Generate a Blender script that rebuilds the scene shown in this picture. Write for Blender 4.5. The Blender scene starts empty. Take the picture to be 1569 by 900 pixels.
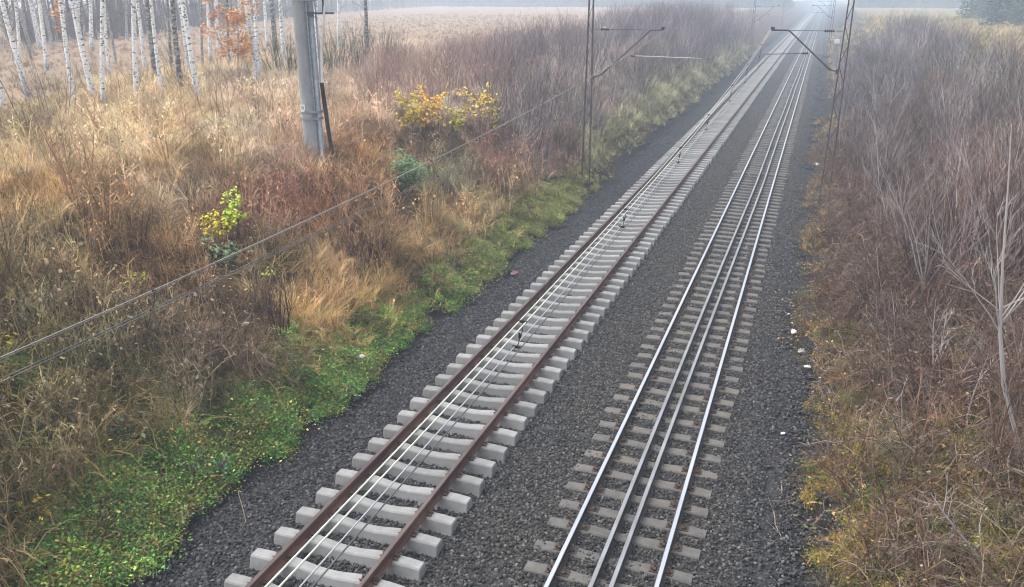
import bpy, math, random
import numpy as np
R_ = random.Random(7)
NP = np.random.default_rng(11)
SC = bpy.context.scene
COL = SC.collection
rad = math.radians

# ------------------------------------------------------------------ camera
W0, H0, FPX = 1569.0, 900.0, 1230.0
VPX, VPY, CAMZ = 1268.0, -6.0, 8.28
TH = math.atan((450 - VPY) / FPX)
PS = math.atan((VPX - W0 / 2) * math.cos(TH) / FPX)
c_, s_ = math.cos, math.sin
FW = np.array((-s_(PS) * c_(TH), c_(PS) * c_(TH), -s_(TH)))
RT = np.array((c_(PS), s_(PS), 0.0))
UP = np.array((-s_(PS) * s_(TH), c_(PS) * s_(TH), c_(TH)))
CP = np.array((0, 0, CAMZ))
cam = bpy.data.cameras.new('camera')
co = bpy.data.objects.new('camera', cam)
COL.objects.link(co)
SC.camera = co
cam.sensor_width = 36.0
cam.lens = 36.0 * FPX / W0
cam.clip_start = 0.1
cam.clip_end = 5000
co.location = CP
co.rotation_euler = (math.pi / 2 - TH, 0, PS)


def ray(x, y):
    return FW + (x - W0 / 2) / FPX * RT + (450 - y) / FPX * UP


def project(P):
    v = np.asarray(P, float) - CP
    d = v @ FW
    dd = np.where(d > 0.05, d, 0.05)
    return W0 / 2 + FPX * (v @ RT) / dd, 450 - FPX * (v @ UP) / dd, d


# ------------------------------------------------------------------ terrain
def smin(a, b, k):
    h = np.clip(0.5 + 0.5 * (b - a) / k, 0, 1)
    return b * (1 - h) + a * h - k * h * (1 - h)


def wob(X, Y):
    return (0.5 * np.sin(X * 0.9 + 1.3 * np.sin(Y * 0.31)) + 0.5 * np.sin(Y * 0.73 + 0.8 * np.sin(X * 0.57 + 2))
            + 0.3 * np.sin(X * 2.3 + Y * 1.9) + 0.3 * np.sin(Y * 2.7 - X * 1.3))


def toe_r(Y):
    Y = np.asarray(Y, float)
    return 1.15 - 0.75 * np.clip((Y - 15) / 6, 0, 1) + 0.2 * np.sin(Y * 0.8) + 0.15 * np.sin(Y * 2.1 + 1) + 0.1 * np.sin(Y * 5.3)


def gz(X, Y):
    X = np.asarray(X, float)
    Y = np.asarray(Y, float)
    w = wob(X, Y)
    toe = 0.16 * np.sin(Y * 0.8) + 0.12 * np.sin(Y * 2.1 + 1)
    sl = smin((-X - 8.95 - toe) / 1.5, 4.0 + 0 * X, 1.0)
    sr = smin((X - toe_r(Y)) / 1.7, 4.2 + 0 * X, 1.0)
    zl = np.maximum(sl, 0) + np.clip(sl, 0, 0.8) * 0.14 * w + np.where(sl > 0, 0, np.maximum(sl, -0.25) * 0.6)
    zr = np.maximum(sr, 0) + np.clip(sr, 0, 0.8) * 0.14 * w + np.where(sr > 0, 0, np.maximum(sr, -0.25) * 0.6)
    return np.where(X < -4, zl, zr)


def at_fwd(x, y, base):
    """point seen at pixel (x, y) standing as far ahead as base"""
    h = np.array((FW[0], FW[1], 0.0))
    r = ray(x, y)
    return CP + r * float((base - CP) @ h) / float(r @ h)


def on_ground(x, y):
    r = ray(x, y)
    t = 2.0
    while t < 900:
        p = CP + t * r
        if p[2] <= float(gz(p[0], p[1])) or p[2] < -0.3:
            break
        t *= 1.004
    return np.array((p[0], p[1], float(gz(p[0], p[1]))))


# ------------------------------------------------------------------ helpers
class MB:
    def __init__(self):
        self.v = []
        self.f = []
        self.m = []
        self.c = []

    def add(self, vs, fs, m=0, col=None):
        o = len(self.v)
        self.v.extend([tuple(map(float, p)) for p in vs])
        for f in fs:
            self.f.append(tuple(i + o for i in f))
            self.m.append(m)
            self.c.append(col)
        return self

    def box(self, cx, cy, cz, sx, sy, sz, m=0, rz=0.0, col=None):
        vs = []
        for a in (-1, 1):
            for b in (-1, 1):
                for d in (-1, 1):
                    x, y = a * sx / 2, b * sy / 2
                    vs.append((cx + x * c_(rz) - y * s_(rz), cy + x * s_(rz) + y * c_(rz), cz + d * sz / 2))
        return self.add(vs, [(0, 1, 3, 2), (4, 6, 7, 5), (0, 4, 5, 1), (2, 3, 7, 6), (0, 2, 6, 4), (1, 5, 7, 3)], m, col)

    def tube(self, pts, rr, n=6, m=0, cap=True, col=None):
        pts = [np.asarray(p, float) for p in pts]
        if not hasattr(rr, '__len__'):
            rr = [rr] * len(pts)
        vs, fs = [], []
        ref = np.array((0.31, 0.95, 0.05))
        for i, p in enumerate(pts):
            t = pts[min(i + 1, len(pts) - 1)] - pts[max(i - 1, 0)]
            t = t / (np.linalg.norm(t) + 1e-9)
            if abs(t @ ref) > 0.93:
                ref = np.array((0.9, 0.1, 0.42))
            a = np.cross(t, ref)
            a /= np.linalg.norm(a) + 1e-9
            b = np.cross(t, a)
            ref = np.cross(a, t)
            ref = ref / (np.linalg.norm(ref) + 1e-9)
            for k in range(n):
                g = 2 * math.pi * k / n
                vs.append(p + rr[i] * (c_(g) * a + s_(g) * b))
        for i in range(len(pts) - 1):
            for k in range(n):
                k2 = (k + 1) % n
                fs.append((i * n + k, i * n + k2, (i + 1) * n + k2, (i + 1) * n + k))
        if cap and n > 2:
            fs.append(tuple(range(n)))
            fs.append(tuple(range((len(pts) - 1) * n, len(pts) * n))[::-1])
        return self.add(vs, fs, m, col)

    def mesh(self, name, mats, smooth=False):
        me = bpy.data.meshes.new(name)
        me.from_pydata(self.v, [], self.f)
        for mt in mats:
            me.materials.append(mt)
        if len(mats) > 1:
            me.polygons.foreach_set('material_index', self.m)
        if any(c is not None for c in self.c):
            ca = me.attributes.new('shade', 'FLOAT', 'FACE')
            ca.data.foreach_set('value', [0.5 if c is None else c for c in self.c])
        if smooth:
            me.polygons.foreach_set('use_smooth', [True] * len(me.polygons))
        me.update()
        return me

    def build(self, name, mats, parent=None, smooth=False, loc=None):
        if not isinstance(mats, (list, tuple)):
            mats = [mats]
        o = bpy.data.objects.new(name, self.mesh(name, mats, smooth))
        COL.objects.link(o)
        if parent is not None:
            o.parent = parent
        if loc is not None:
            o.location = loc
        return o


def tag(o, label=None, cat=None, group=None, kind=None):
    if label:
        o['label'] = label
    if cat:
        o['category'] = cat
    if group:
        o['group'] = group
    if kind:
        o['kind'] = kind
    return o


def empty(name, loc, rz=0.0):
    o = bpy.data.objects.new(name, None)
    COL.objects.link(o)
    o.location = loc
    o.rotation_euler = (0, 0, rz)
    o.empty_display_size = 0.2
    return o


def copy_tree(o, parent=None):
    c = o.copy()
    COL.objects.link(c)
    c.parent = parent
    for ch in list(o.children):
        copy_tree(ch, c)
    return c


def lin(r, g=None, b=None):
    if g is None:
        r, g, b = r
    return tuple(((v / 255.0) / 12.92 if v <= 10 else ((v / 255.0 + 0.055) / 1.055) ** 2.4) for v in (r, g, b))


# ------------------------------------------------------------------ materials
def newmat(name):
    m = bpy.data.materials.new(name)
    m.use_nodes = True
    nt = m.node_tree
    b = nt.nodes['Principled BSDF']
    return m, nt, b


def N(nt, t, **kw):
    n = nt.nodes.new(t)
    for k, v in kw.items():
        setattr(n, k, v)
    return n


def mix(nt, fac, a, b, mode='MIX'):
    n = N(nt, 'ShaderNodeMix', data_type='RGBA', blend_type=mode)
    for s, v in ((n.inputs[0], fac), (n.inputs[6], a), (n.inputs[7], b)):
        if hasattr(v, 'is_output') or isinstance(v, bpy.types.NodeSocket):
            nt.links.new(v, s)
        elif isinstance(v, tuple):
            s.default_value = (*v[:3], 1)
        else:
            s.default_value = v
    return n.outputs[2]


def noise(nt, scale, detail=3, coord='Object', rough=0.55, stretch=None, dist=0.0):
    tc = N(nt, 'ShaderNodeTexCoord')
    src = tc.outputs['Object' if coord == 'World' else coord]
    if coord == 'World':
        g = N(nt, 'ShaderNodeNewGeometry')
        src = g.outputs['Position']
    if stretch:
        mp = N(nt, 'ShaderNodeMapping')
        mp.inputs['Scale'].default_value = stretch
        nt.links.new(src, mp.inputs[0])
        src = mp.outputs[0]
    n = N(nt, 'ShaderNodeTexNoise')
    n.inputs['Scale'].default_value = scale
    n.inputs['Detail'].default_value = detail
    n.inputs['Roughness'].default_value = rough
    n.inputs['Distortion'].default_value = dist
    nt.links.new(src, n.inputs['Vector'])
    return n.outputs[0]


def posn(nt):
    return N(nt, 'ShaderNodeNewGeometry').outputs['Position']


def ramp(nt, fac, a, b):
    n = N(nt, 'ShaderNodeMapRange')
    n.inputs[1].default_value = a
    n.inputs[2].default_value = b
    nt.links.new(fac, n.inputs[0])
    return n.outputs[0]


def bump(nt, b, h, strength=0.4, dist=0.02):
    n = N(nt, 'ShaderNodeBump')
    n.inputs['Strength'].default_value = strength
    n.inputs['Distance'].default_value = dist
    nt.links.new(h, n.inputs['Height'])
    nt.links.new(n.outputs[0], b.inputs['Normal'])


def simple(name, ca, cb, scale=8, rough=0.8, metal=0.0, bumps=0.2, coord='Object', spec=0.3, stretch=None, lo=0.35, hi=0.65):
    m, nt, b = newmat(name)
    f = ramp(nt, noise(nt, scale, 4, coord, 0.6, stretch), lo, hi)
    nt.links.new(mix(nt, f, ca, cb), b.inputs['Base Color'])
    b.inputs['Roughness'].default_value = rough
    b.inputs['Metallic'].default_value = metal
    b.inputs['Specular IOR Level'].default_value = spec
    if bumps:
        bump(nt, b, noise(nt, scale * 3, 4, coord, 0.6, stretch), bumps)
    return m


def tinted(name, gain=1.0, rough=0.85, sec=None, transl=0.0):
    """plant colour carried by each instance (attribute tint) with variation along the plant"""
    m, nt, b = newmat(name)
    a = N(nt, 'ShaderNodeAttribute', attribute_type='INSTANCER', attribute_name='tint')
    sh = N(nt, 'ShaderNodeAttribute', attribute_type='GEOMETRY', attribute_name='shade')
    f = ramp(nt, sh.outputs['Fac'], 0.0, 1.0)
    v = N(nt, 'ShaderNodeMapRange')
    v.inputs[3].default_value = 0.40 * gain
    v.inputs[4].default_value = 1.65 * gain
    nt.links.new(sh.outputs['Fac'], v.inputs[0])
    x = N(nt, 'ShaderNodeVectorMath', operation='SCALE')
    nt.links.new(a.outputs['Color'], x.inputs[0])
    nt.links.new(v.outputs[0], x.inputs['Scale'])
    nt.links.new(x.outputs[0], b.inputs['Base Color'])
    b.inputs['Roughness'].default_value = rough
    b.inputs['Specular IOR Level'].default_value = 0.15
    return m


def plantmat(name, ca, cb, rough=0.8):
    """plant colour by the shade attribute"""
    m, nt, b = newmat(name)
    sh = N(nt, 'ShaderNodeAttribute', attribute_type='GEOMETRY', attribute_name='shade')
    nt.links.new(mix(nt, sh.outputs['Fac'], ca, cb), b.inputs['Base Color'])
    b.inputs['Roughness'].default_value = rough
    b.inputs['Specular IOR Level'].default_value = 0.2
    return m


M = {}
M['concrete'] = None


def concrete_sleeper_mat():
    m, nt, b = newmat('sleeper_concrete')
    oi = N(nt, 'ShaderNodeObjectInfo')
    f = ramp(nt, noise(nt, 5, 5, 'Object', 0.65), 0.3, 0.7)
    c = mix(nt, f, (0.23, 0.226, 0.213), (0.32, 0.315, 0.30))
    tc = N(nt, 'ShaderNodeTexCoord')
    sx = N(nt, 'ShaderNodeSeparateXYZ')
    nt.links.new(tc.outputs['Object'], sx.inputs[0])
    ab = N(nt, 'ShaderNodeMath', operation='ABSOLUTE')
    nt.links.new(sx.outputs[0], ab.inputs[0])
    df = N(nt, 'ShaderNodeMath', operation='SUBTRACT')
    nt.links.new(ab.outputs[0], df.inputs[0])
    df.inputs[1].default_value = 0.75
    a2 = N(nt, 'ShaderNodeMath', operation='ABSOLUTE')
    nt.links.new(df.outputs[0], a2.inputs[0])
    ru = N(nt, 'ShaderNodeMath', operation='MULTIPLY')
    nt.links.new(ramp(nt, a2.outputs[0], 0.24, 0.08), ru.inputs[0])
    nt.links.new(ramp(nt, noise(nt, 7, 4, 'World', 0.7), 0.42, 0.75), ru.inputs[1])
    c = mix(nt, ru.outputs[0], c, (0.20, 0.135, 0.10))
    c = mix(nt, ramp(nt, noise(nt, 1.1, 3, 'World', 0.6), 0.55, 0.8), c, (0.24, 0.24, 0.245))
    v = N(nt, 'ShaderNodeMapRange')
    v.inputs[3].default_value = 0.76
    v.inputs[4].default_value = 1.08
    nt.links.new(oi.outputs['Random'], v.inputs[0])
    x = N(nt, 'ShaderNodeVectorMath', operation='SCALE')
    nt.links.new(c, x.inputs[0])
    nt.links.new(v.outputs[0], x.inputs['Scale'])
    sp = ramp(nt, noise(nt, 60, 3, 'Object', 0.7), 0.58, 0.7)
    nt.links.new(mix(nt, sp, x.outputs[0], (0.25, 0.25, 0.24)), b.inputs['Base Color'])
    b.inputs['Roughness'].default_value = 0.85
    b.inputs['Specular IOR Level'].default_value = 0.25
    bump(nt, b, noise(nt, 45, 5, 'Object', 0.7), 0.35, 0.01)
    return m


def old_sleeper_mat():
    m, nt, b = newmat('weathered_sleeper_concrete')
    oi = N(nt, 'ShaderNodeObjectInfo')
    f = ramp(nt, noise(nt, 4, 5, 'World', 0.7), 0.3, 0.7)
    c = mix(nt, f, (0.066, 0.062, 0.060), (0.14, 0.132, 0.12))
    c = mix(nt, ramp(nt, oi.outputs['Random'], 0.0, 2.2), c, (0.16, 0.138, 0.105))
    sp = ramp(nt, noise(nt, 30, 4, 'World', 0.75), 0.60, 0.72)
    nt.links.new(mix(nt, sp, c, (0.06, 0.056, 0.056)), b.inputs['Base Color'])
    b.inputs['Roughness'].default_value = 0.9
    bump(nt, b, noise(nt, 40, 5, 'World', 0.7), 0.5, 0.012)
    return m


M['sleeper'] = concrete_sleeper_mat()
M['old_sleeper'] = old_sleeper_mat()
M['rust_rail'] = simple('rusty_rail_steel', (0.075, 0.036, 0.030), (0.16, 0.075, 0.055), 3, 0.75, 0.0, 0.25, stretch=(1, 0.25, 1))
M['rust_head'] = simple('dull_rail_head', (0.085, 0.060, 0.055), (0.15, 0.105, 0.095), 4, 0.5, 0.25, 0.1, stretch=(1, 0.2, 1))
M['rail_side'] = simple('dark_rail_steel', (0.030, 0.027, 0.028), (0.062, 0.050, 0.048), 4, 0.7, 0.0, 0.15, stretch=(1, 0.3, 1))
M['rail_top'] = simple('polished_rail_head', (0.60, 0.60, 0.60), (0.74, 0.74, 0.74), 2, 0.36, 1.0, 0.0, stretch=(1, 0.15, 1))
M['rail_top_spare'] = simple('scuffed_rail_head', (0.30, 0.29, 0.27), (0.47, 0.46, 0.45), 5, 0.38, 0.9, 0.05, stretch=(1, 0.2, 1))
M['clip'] = simple('clip_steel', (0.05, 0.04, 0.035), (0.12, 0.08, 0.06), 30, 0.6, 0.4, 0)
M['mast'] = simple('mast_steel', (0.060, 0.045, 0.045), (0.12, 0.085, 0.08), 2, 0.7, 0.2, 0.1)
M['tube_steel'] = simple('cantilever_steel', (0.055, 0.055, 0.062), (0.095, 0.095, 0.10), 4, 0.6, 0.4, 0)
M['alu'] = simple('pale_steady_arm', (0.42, 0.42, 0.42), (0.55, 0.55, 0.55), 4, 0.5, 0.5, 0)
M['insul'] = simple('brown_porcelain', (0.06, 0.035, 0.03), (0.09, 0.05, 0.04), 6, 0.25, 0.0, 0)
M['insul_white'] = simple('pale_porcelain', (0.6, 0.6, 0.58), (0.7, 0.7, 0.68), 6, 0.3, 0.0, 0)
M['wire_pale'] = simple('pale_messenger_wire', (0.50, 0.52, 0.42), (0.60, 0.61, 0.50), 6, 0.6, 0.0, 0)
M['wire_grey'] = simple('grey_contact_wire', (0.36, 0.36, 0.36), (0.46, 0.46, 0.46), 3, 0.45, 0.3, 0)
M['wire_dark'] = simple('dark_contact_wire', (0.085, 0.085, 0.085), (0.13, 0.13, 0.125), 3, 0.5, 0.3, 0)
M['wire_tan'] = simple('weathered_messenger_wire', (0.30, 0.285, 0.24), (0.38, 0.36, 0.31), 3, 0.6, 0.2, 0)
M['wire_tan2'] = simple('darker_messenger_wire', (0.11, 0.10, 0.09), (0.16, 0.15, 0.13), 3, 0.6, 0.2, 0)
M['dropper'] = simple('dropper_steel', (0.02, 0.02, 0.02), (0.045, 0.045, 0.04), 6, 0.6, 0.2, 0)
M['pole'] = simple('grey_pole_concrete', (0.27, 0.28, 0.29), (0.37, 0.38, 0.39), 3, 0.85, 0.0, 0.25, stretch=(1, 1, 0.4))
M['pole_metal'] = simple('galvanised_duct', (0.20, 0.22, 0.24), (0.30, 0.32, 0.34), 5, 0.5, 0.4, 0.05)
M['black_pvc'] = simple('black_conduit', (0.014, 0.015, 0.017), (0.025, 0.026, 0.03), 5, 0.5, 0.0, 0)
M['pale_cable'] = simple('pale_cable', (0.55, 0.53, 0.50), (0.66, 0.64, 0.60), 5, 0.6, 0.0, 0)
M['white'] = simple('white_litter', (0.72, 0.72, 0.72), (0.82, 0.82, 0.82), 10, 0.6, 0.0, 0.1)
M['black'] = simple('black_paint', (0.015, 0.015, 0.015), (0.02, 0.02, 0.02), 10, 0.6, 0.0, 0)
M['plate_yellow'] = simple('yellow_enamel', (0.65, 0.50, 0.08), (0.7, 0.55, 0.1), 10, 0.5, 0.0, 0)
M['grey_litter'] = simple('grey_rag', (0.30, 0.30, 0.31), (0.40, 0.39, 0.38), 12, 0.8, 0.0, 0.1)
M['red_rag'] = simple('faded_red_rag', (0.17, 0.075, 0.075), (0.23, 0.11, 0.105), 12, 0.85, 0.0, 0.1)
M['post'] = simple('olive_post_concrete', (0.19, 0.185, 0.16), (0.28, 0.27, 0.24), 4, 0.85, 0.0, 0.1)
M['bark_pale'] = plantmat('pale_grey_bark', lin(136, 128, 122), lin(190, 183, 176))
M['bark_shrub'] = plantmat('greyish_shrub_bark', lin(108, 98, 96), lin(160, 150, 147))
M['stalk'] = plantmat('straw_stalk', lin(190, 165, 120), lin(215, 195, 150))
M['twig_dead'] = plantmat('dead_grey_twig', lin(120, 108, 98), lin(160, 148, 136))


def birch_mat():
    m, nt, b = newmat('birch_bark')
    d1 = ramp(nt, noise(nt, 2.2, 3, 'Object', 0.6, (3.0, 3.0, 7.0), 0.4), 0.55, 0.61)
    d2 = ramp(nt, noise(nt, 1.0, 4, 'Object', 0.6, (1.6, 1.6, 1.0)), 0.35, 0.7)
    base = mix(nt, d2, (0.66, 0.65, 0.62), (0.82, 0.81, 0.79))
    c = mix(nt, d1, base, (0.06, 0.055, 0.05))
    tc = N(nt, 'ShaderNodeTexCoord')
    sx = N(nt, 'ShaderNodeSeparateXYZ')
    nt.links.new(tc.outputs['Object'], sx.inputs[0])
    low = N(nt, 'ShaderNodeMapRange')
    low.inputs[1].default_value = 1.0
    low.inputs[2].default_value = 0.1
    nt.links.new(sx.outputs[2], low.inputs[0])
    crack = ramp(nt, noise(nt, 6, 4, 'Object', 0.7, (2, 2, 0.6)), 0.35, 0.55)
    mu = N(nt, 'ShaderNodeMath', operation='MULTIPLY')
    nt.links.new(low.outputs[0], mu.inputs[0])
    nt.links.new(crack, mu.inputs[1])
    nt.links.new(mix(nt, mu.outputs[0], c, (0.10, 0.09, 0.08)), b.inputs['Base Color'])
    b.inputs['Roughness'].default_value = 0.8
    return m


M['birch'] = birch_mat()
M['dark_bark'] = simple('dark_birch_bark', (0.06, 0.055, 0.05), (0.34, 0.33, 0.31), 2.5, 0.85, 0, 0.3, stretch=(2, 2, 4), lo=0.45, hi=0.6)
M['grey_bark'] = simple('grey_trunk_bark', (0.14, 0.125, 0.11), (0.36, 0.34, 0.32), 2.5, 0.85, 0, 0.3, stretch=(2, 2, 4))
M['twig'] = plantmat('birch_twig', lin(95, 80, 76), lin(125, 110, 104))
M['p_grass'] = tinted('dry_grass_blades', 1.0)
M['p_weed'] = tinted('withered_stems', 1.0)
M['p_twig'] = tinted('bare_twigs', 1.0)
M['p_leaf'] = tinted('small_leaves', 1.0, 0.6)
M['p_tree'] = tinted('distant_trees', 1.0)


def stone_mat():
    m, nt, b = newmat('ballast_stone')
    sh = N(nt, 'ShaderNodeAttribute', attribute_type='GEOMETRY', attribute_name='shade')
    P = posn(nt)
    sx = N(nt, 'ShaderNodeSeparateXYZ')
    nt.links.new(P, sx.inputs[0])
    dark = mix(nt, sh.outputs['Fac'], (0.010, 0.010, 0.011), (0.155, 0.152, 0.155))
    warm = mix(nt, sh.outputs['Fac'], (0.018, 0.016, 0.014), (0.175, 0.158, 0.135))
    # older, dirtier stone around the used track
    a = ramp(nt, sx.outputs[0], -5.2, -3.9)
    b2 = ramp(nt, sx.outputs[0], 0.1, -0.9)
    mu = N(nt, 'ShaderNodeMath', operation='MULTIPLY')
    nt.links.new(a, mu.inputs[0])
    nt.links.new(b2, mu.inputs[1])
    nz = ramp(nt, noise(nt, 0.6, 4, 'World', 0.6), 0.25, 0.6)
    mu2 = N(nt, 'ShaderNodeMath', operation='MULTIPLY')
    nt.links.new(mu.outputs[0], mu2.inputs[0])
    nt.links.new(nz, mu2.inputs[1])
    c = mix(nt, mu2.outputs[0], dark, warm)
    nt.links.new(c, b.inputs['Base Color'])
    b.inputs['Roughness'].default_value = 0.75
    b.inputs['Specular IOR Level'].default_value = 0.35
    return m


M['stone'] = stone_mat()


def ballast_mat():
    m, nt, b = newmat('ballast_bed_gravel')
    P = posn(nt)
    v = N(nt, 'ShaderNodeTexVoronoi')
    v.inputs['Scale'].default_value = 17
    nt.links.new(P, v.inputs['Vector'])
    g = N(nt, 'ShaderNodeSeparateColor')
    nt.links.new(v.outputs['Color'], g.inputs[0])
    c = mix(nt, g.outputs[0], (0.006, 0.006, 0.007), (0.05, 0.049, 0.051))
    c = mix(nt, ramp(nt, noise(nt, 0.7, 4, 'World'), 0.4, 0.75), c, (0.035, 0.033, 0.032))
    nt.links.new(c, b.inputs['Base Color'])
    b.inputs['Roughness'].default_value = 0.9
    bump(nt, b, v.outputs['Distance'], 0.9, 0.05)
    return m


M['ballast'] = ballast_mat()


def ground_mat():
    m, nt, b = newmat('bank_and_field_soil')
    P = posn(nt)
    sx = N(nt, 'ShaderNodeSeparateXYZ')
    nt.links.new(P, sx.inputs[0])
    n1 = ramp(nt, noise(nt, 0.55, 5, 'World', 0.65), 0.3, 0.7)
    n2 = ramp(nt, noise(nt, 9, 5, 'World', 0.7), 0.3, 0.7)
    soil = mix(nt, n1, lin(78, 62, 48), lin(120, 95, 70))
    soil = mix(nt, n2, mix(nt, 0.55, soil, (0.02, 0.016, 0.012)), soil)
    for a_, b_ in ((-10.1, -9.3), (1.9, 1.2)):
        soil = mix(nt, ramp(nt, sx.outputs[0], a_, b_), soil, (0.03, 0.028, 0.027)) if a_ < 0 else mix(nt, ramp(nt, sx.outputs[0], a_, b_), soil, mix(nt, ramp(nt, sx.outputs[0], -4.0, -3.9), soil, (0.03, 0.028, 0.027)))
    # field: pale stubble beyond the trees on the left
    wv = noise(nt, 1.3, 4, 'World', 0.6, (1.0, 0.12, 1.0))
    fld = mix(nt, ramp(nt, wv, 0.35, 0.65), lin(122, 100, 80), lin(170, 145, 118))
    fld = mix(nt, ramp(nt, noise(nt, 0.05, 3, 'World'), 0.4, 0.7), fld, lin(150, 132, 108))
    fld = mix(nt, ramp(nt, noise(nt, 5, 4, 'World', 0.7), 0.5, 0.7), fld, lin(112, 90, 76))
    e = N(nt, 'ShaderNodeMath', operation='ADD')
    w = N(nt, 'ShaderNodeMath', operation='MULTIPLY')
    nt.links.new(noise(nt, 0.15, 3, 'World'), w.inputs[0])
    w.inputs[1].default_value = 8.0
    nt.links.new(sx.outputs[0], e.inputs[0])
    nt.links.new(w.outputs[0], e.inputs[1])
    isf = ramp(nt, e.outputs[0], -18.5, -21.5)
    c = mix(nt, isf, soil, fld)
    # rough golden pasture beyond the right bank
    pas = mix(nt, n1, lin(140, 120, 84), lin(112, 108, 72))
    isr = ramp(nt, sx.outputs[0], 6.0, 10.0)
    c = mix(nt, isr, c, pas)
    nt.links.new(c, b.inputs['Base Color'])
    b.inputs['Roughness'].default_value = 0.95
    b.inputs['Specular IOR Level'].default_value = 0.1
    bump(nt, b, noise(nt, 12, 6, 'World', 0.75), 0.7, 0.08)
    return m


M['ground'] = ground_mat()

# ------------------------------------------------------------------ ground sheet and ballast bed
def axis(segs):
    out = []
    for a, b, st in segs:
        n = max(1, int(round((b - a) / st)))
        out += [a + (b - a) * i / n for i in range(n)]
    return out + [segs[-1][1]]


def grid(name, xs, ys, zf, mat):
    X, Y = np.meshgrid(xs, ys)
    Z = zf(X, Y)
    n, k = X.shape
    v = np.stack([X.ravel(), Y.ravel(), Z.ravel()], 1)
    i = np.arange((n - 1) * (k - 1))
    a = (i // (k - 1)) * k + i % (k - 1)
    f = np.stack([a, a + 1, a + k + 1, a + k], 1)
    me = bpy.data.meshes.new(name)
    me.from_pydata(v.tolist(), [], f.tolist())
    me.materials.append(mat)
    me.polygons.foreach_set('use_smooth', [True] * len(me.polygons))
    o = bpy.data.objects.new(name, me)
    COL.objects.link(o)
    return o


xs = axis([(-760, -120, 40), (-120, -40, 8), (-40, -20, 1.2), (-20, -8, 0.25), (-8, 0, 2), (0, 10, 0.25), (10, 20, 1), (20, 60, 5), (60, 760, 50)])
ys = axis([(-45, 0, 3), (0, 50, 0.4), (50, 120, 1.2), (120, 300, 6), (300, 1150, 40)])
g = grid('ground', xs, ys, gz, M['ground'])
tag(g, kind='structure')


def bedz(X, Y):
    return np.interp(X, [-10.2, -9.4, -8.0, -7.4, -0.6, 0.0, 1.6], [-0.5, -0.16, -0.05, -0.02, -0.02, -0.04, -0.3]) + 0.012 * wob(X * 2, Y * 2)


bed = grid('ballast_bed', axis([(-10.2, 1.6, 0.3)]), axis([(-30, 60, 0.6), (60, 700, 6)]), bedz, M['ballast'])
tag(bed, kind='structure')

# ------------------------------------------------------------------ scatter engine (stuff only)
def proto_collection(name, meshes):
    c = bpy.data.collections.new(name)
    for i, me in enumerate(meshes):
        o = bpy.data.objects.new('%s_%02d' % (name, i), me)
        c.objects.link(o)
    return c


def scatter(name, coll, nprot, P, rot, scl, tint, label, cat, kind='stuff'):
    P = np.asarray(P, float)
    n = len(P)
    me = bpy.data.meshes.new(name)
    me.from_pydata(P.tolist(), [], [])
    a = me.attributes.new('rot', 'FLOAT_VECTOR', 'POINT')
    a.data.foreach_set('vector', np.asarray(rot, float).ravel())
    a = me.attributes.new('scl', 'FLOAT', 'POINT')
    a.data.foreach_set('value', np.asarray(scl, float).ravel())
    a = me.attributes.new('idx', 'INT', 'POINT')
    a.data.foreach_set('value', NP.integers(0, nprot, n).astype(int))
    a = me.attributes.new('tint', 'FLOAT_COLOR', 'POINT')
    a.data.foreach_set('color', np.concatenate([np.asarray(tint, float), np.ones((n, 1))], 1).ravel())
    o = bpy.data.objects.new(name, me)
    COL.objects.link(o)
    nt = bpy.data.node_groups.new(name + '_scatter', 'GeometryNodeTree')
    nt.interface.new_socket('Geometry', in_out='INPUT', socket_type='NodeSocketGeometry')
    nt.interface.new_socket('Geometry', in_out='OUTPUT', socket_type='NodeSocketGeometry')
    gi, go = nt.nodes.new('NodeGroupInput'), nt.nodes.new('NodeGroupOutput')
    ip = nt.nodes.new('GeometryNodeInstanceOnPoints')
    ci = nt.nodes.new('GeometryNodeCollectionInfo')
    ci.inputs[0].default_value = coll
    ci.inputs[1].default_value = True
    ci.inputs[2].default_value = True

    def attr(nm, ty):
        x = nt.nodes.new('GeometryNodeInputNamedAttribute')
        x.data_type = ty
        x.inputs[0].default_value = nm
        return x.outputs[0]
    er = nt.nodes.new('FunctionNodeEulerToRotation')
    L = nt.links.new
    L(attr('rot', 'FLOAT_VECTOR'), er.inputs[0])
    L(gi.outputs[0], ip.inputs['Points'])
    L(ci.outputs[0], ip.inputs['Instance'])
    ip.inputs['Pick Instance'].default_value = True
    L(attr('idx', 'INT'), ip.inputs['Instance Index'])
    L(er.outputs[0], ip.inputs['Rotation'])
    L(attr('scl', 'FLOAT'), ip.inputs['Scale'])
    L(ip.outputs[0], go.inputs[0])
    md = o.modifiers.new('scatter', 'NODES')
    md.node_group = nt
    tag(o, label, cat, None, kind)
    return o


def rnd(a, b):
    return R_.uniform(a, b)


# ------------------------------------------------------------------ plant prototypes
def blade(mb, x, y, L, w, az, lean, curl, col, segs=3):
    """a tapering ribbon that arcs over"""
    p = np.array((x, y, -0.03))
    a = lean
    side = np.array((-s_(az), c_(az), 0))
    vs, fs = [], []
    for i in range(segs + 1):
        ww = w * (1 - 0.85 * i / segs)
        vs += [p - side * ww / 2, p + side * ww / 2]
        d = np.array((c_(az) * s_(a), s_(az) * s_(a), c_(a)))
        p = p + d * L / segs
        a += curl / segs
    for i in range(segs):
        fs.append((2 * i, 2 * i + 1, 2 * i + 3, 2 * i + 2))
    mb.add(vs, fs, 0, col)


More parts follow.
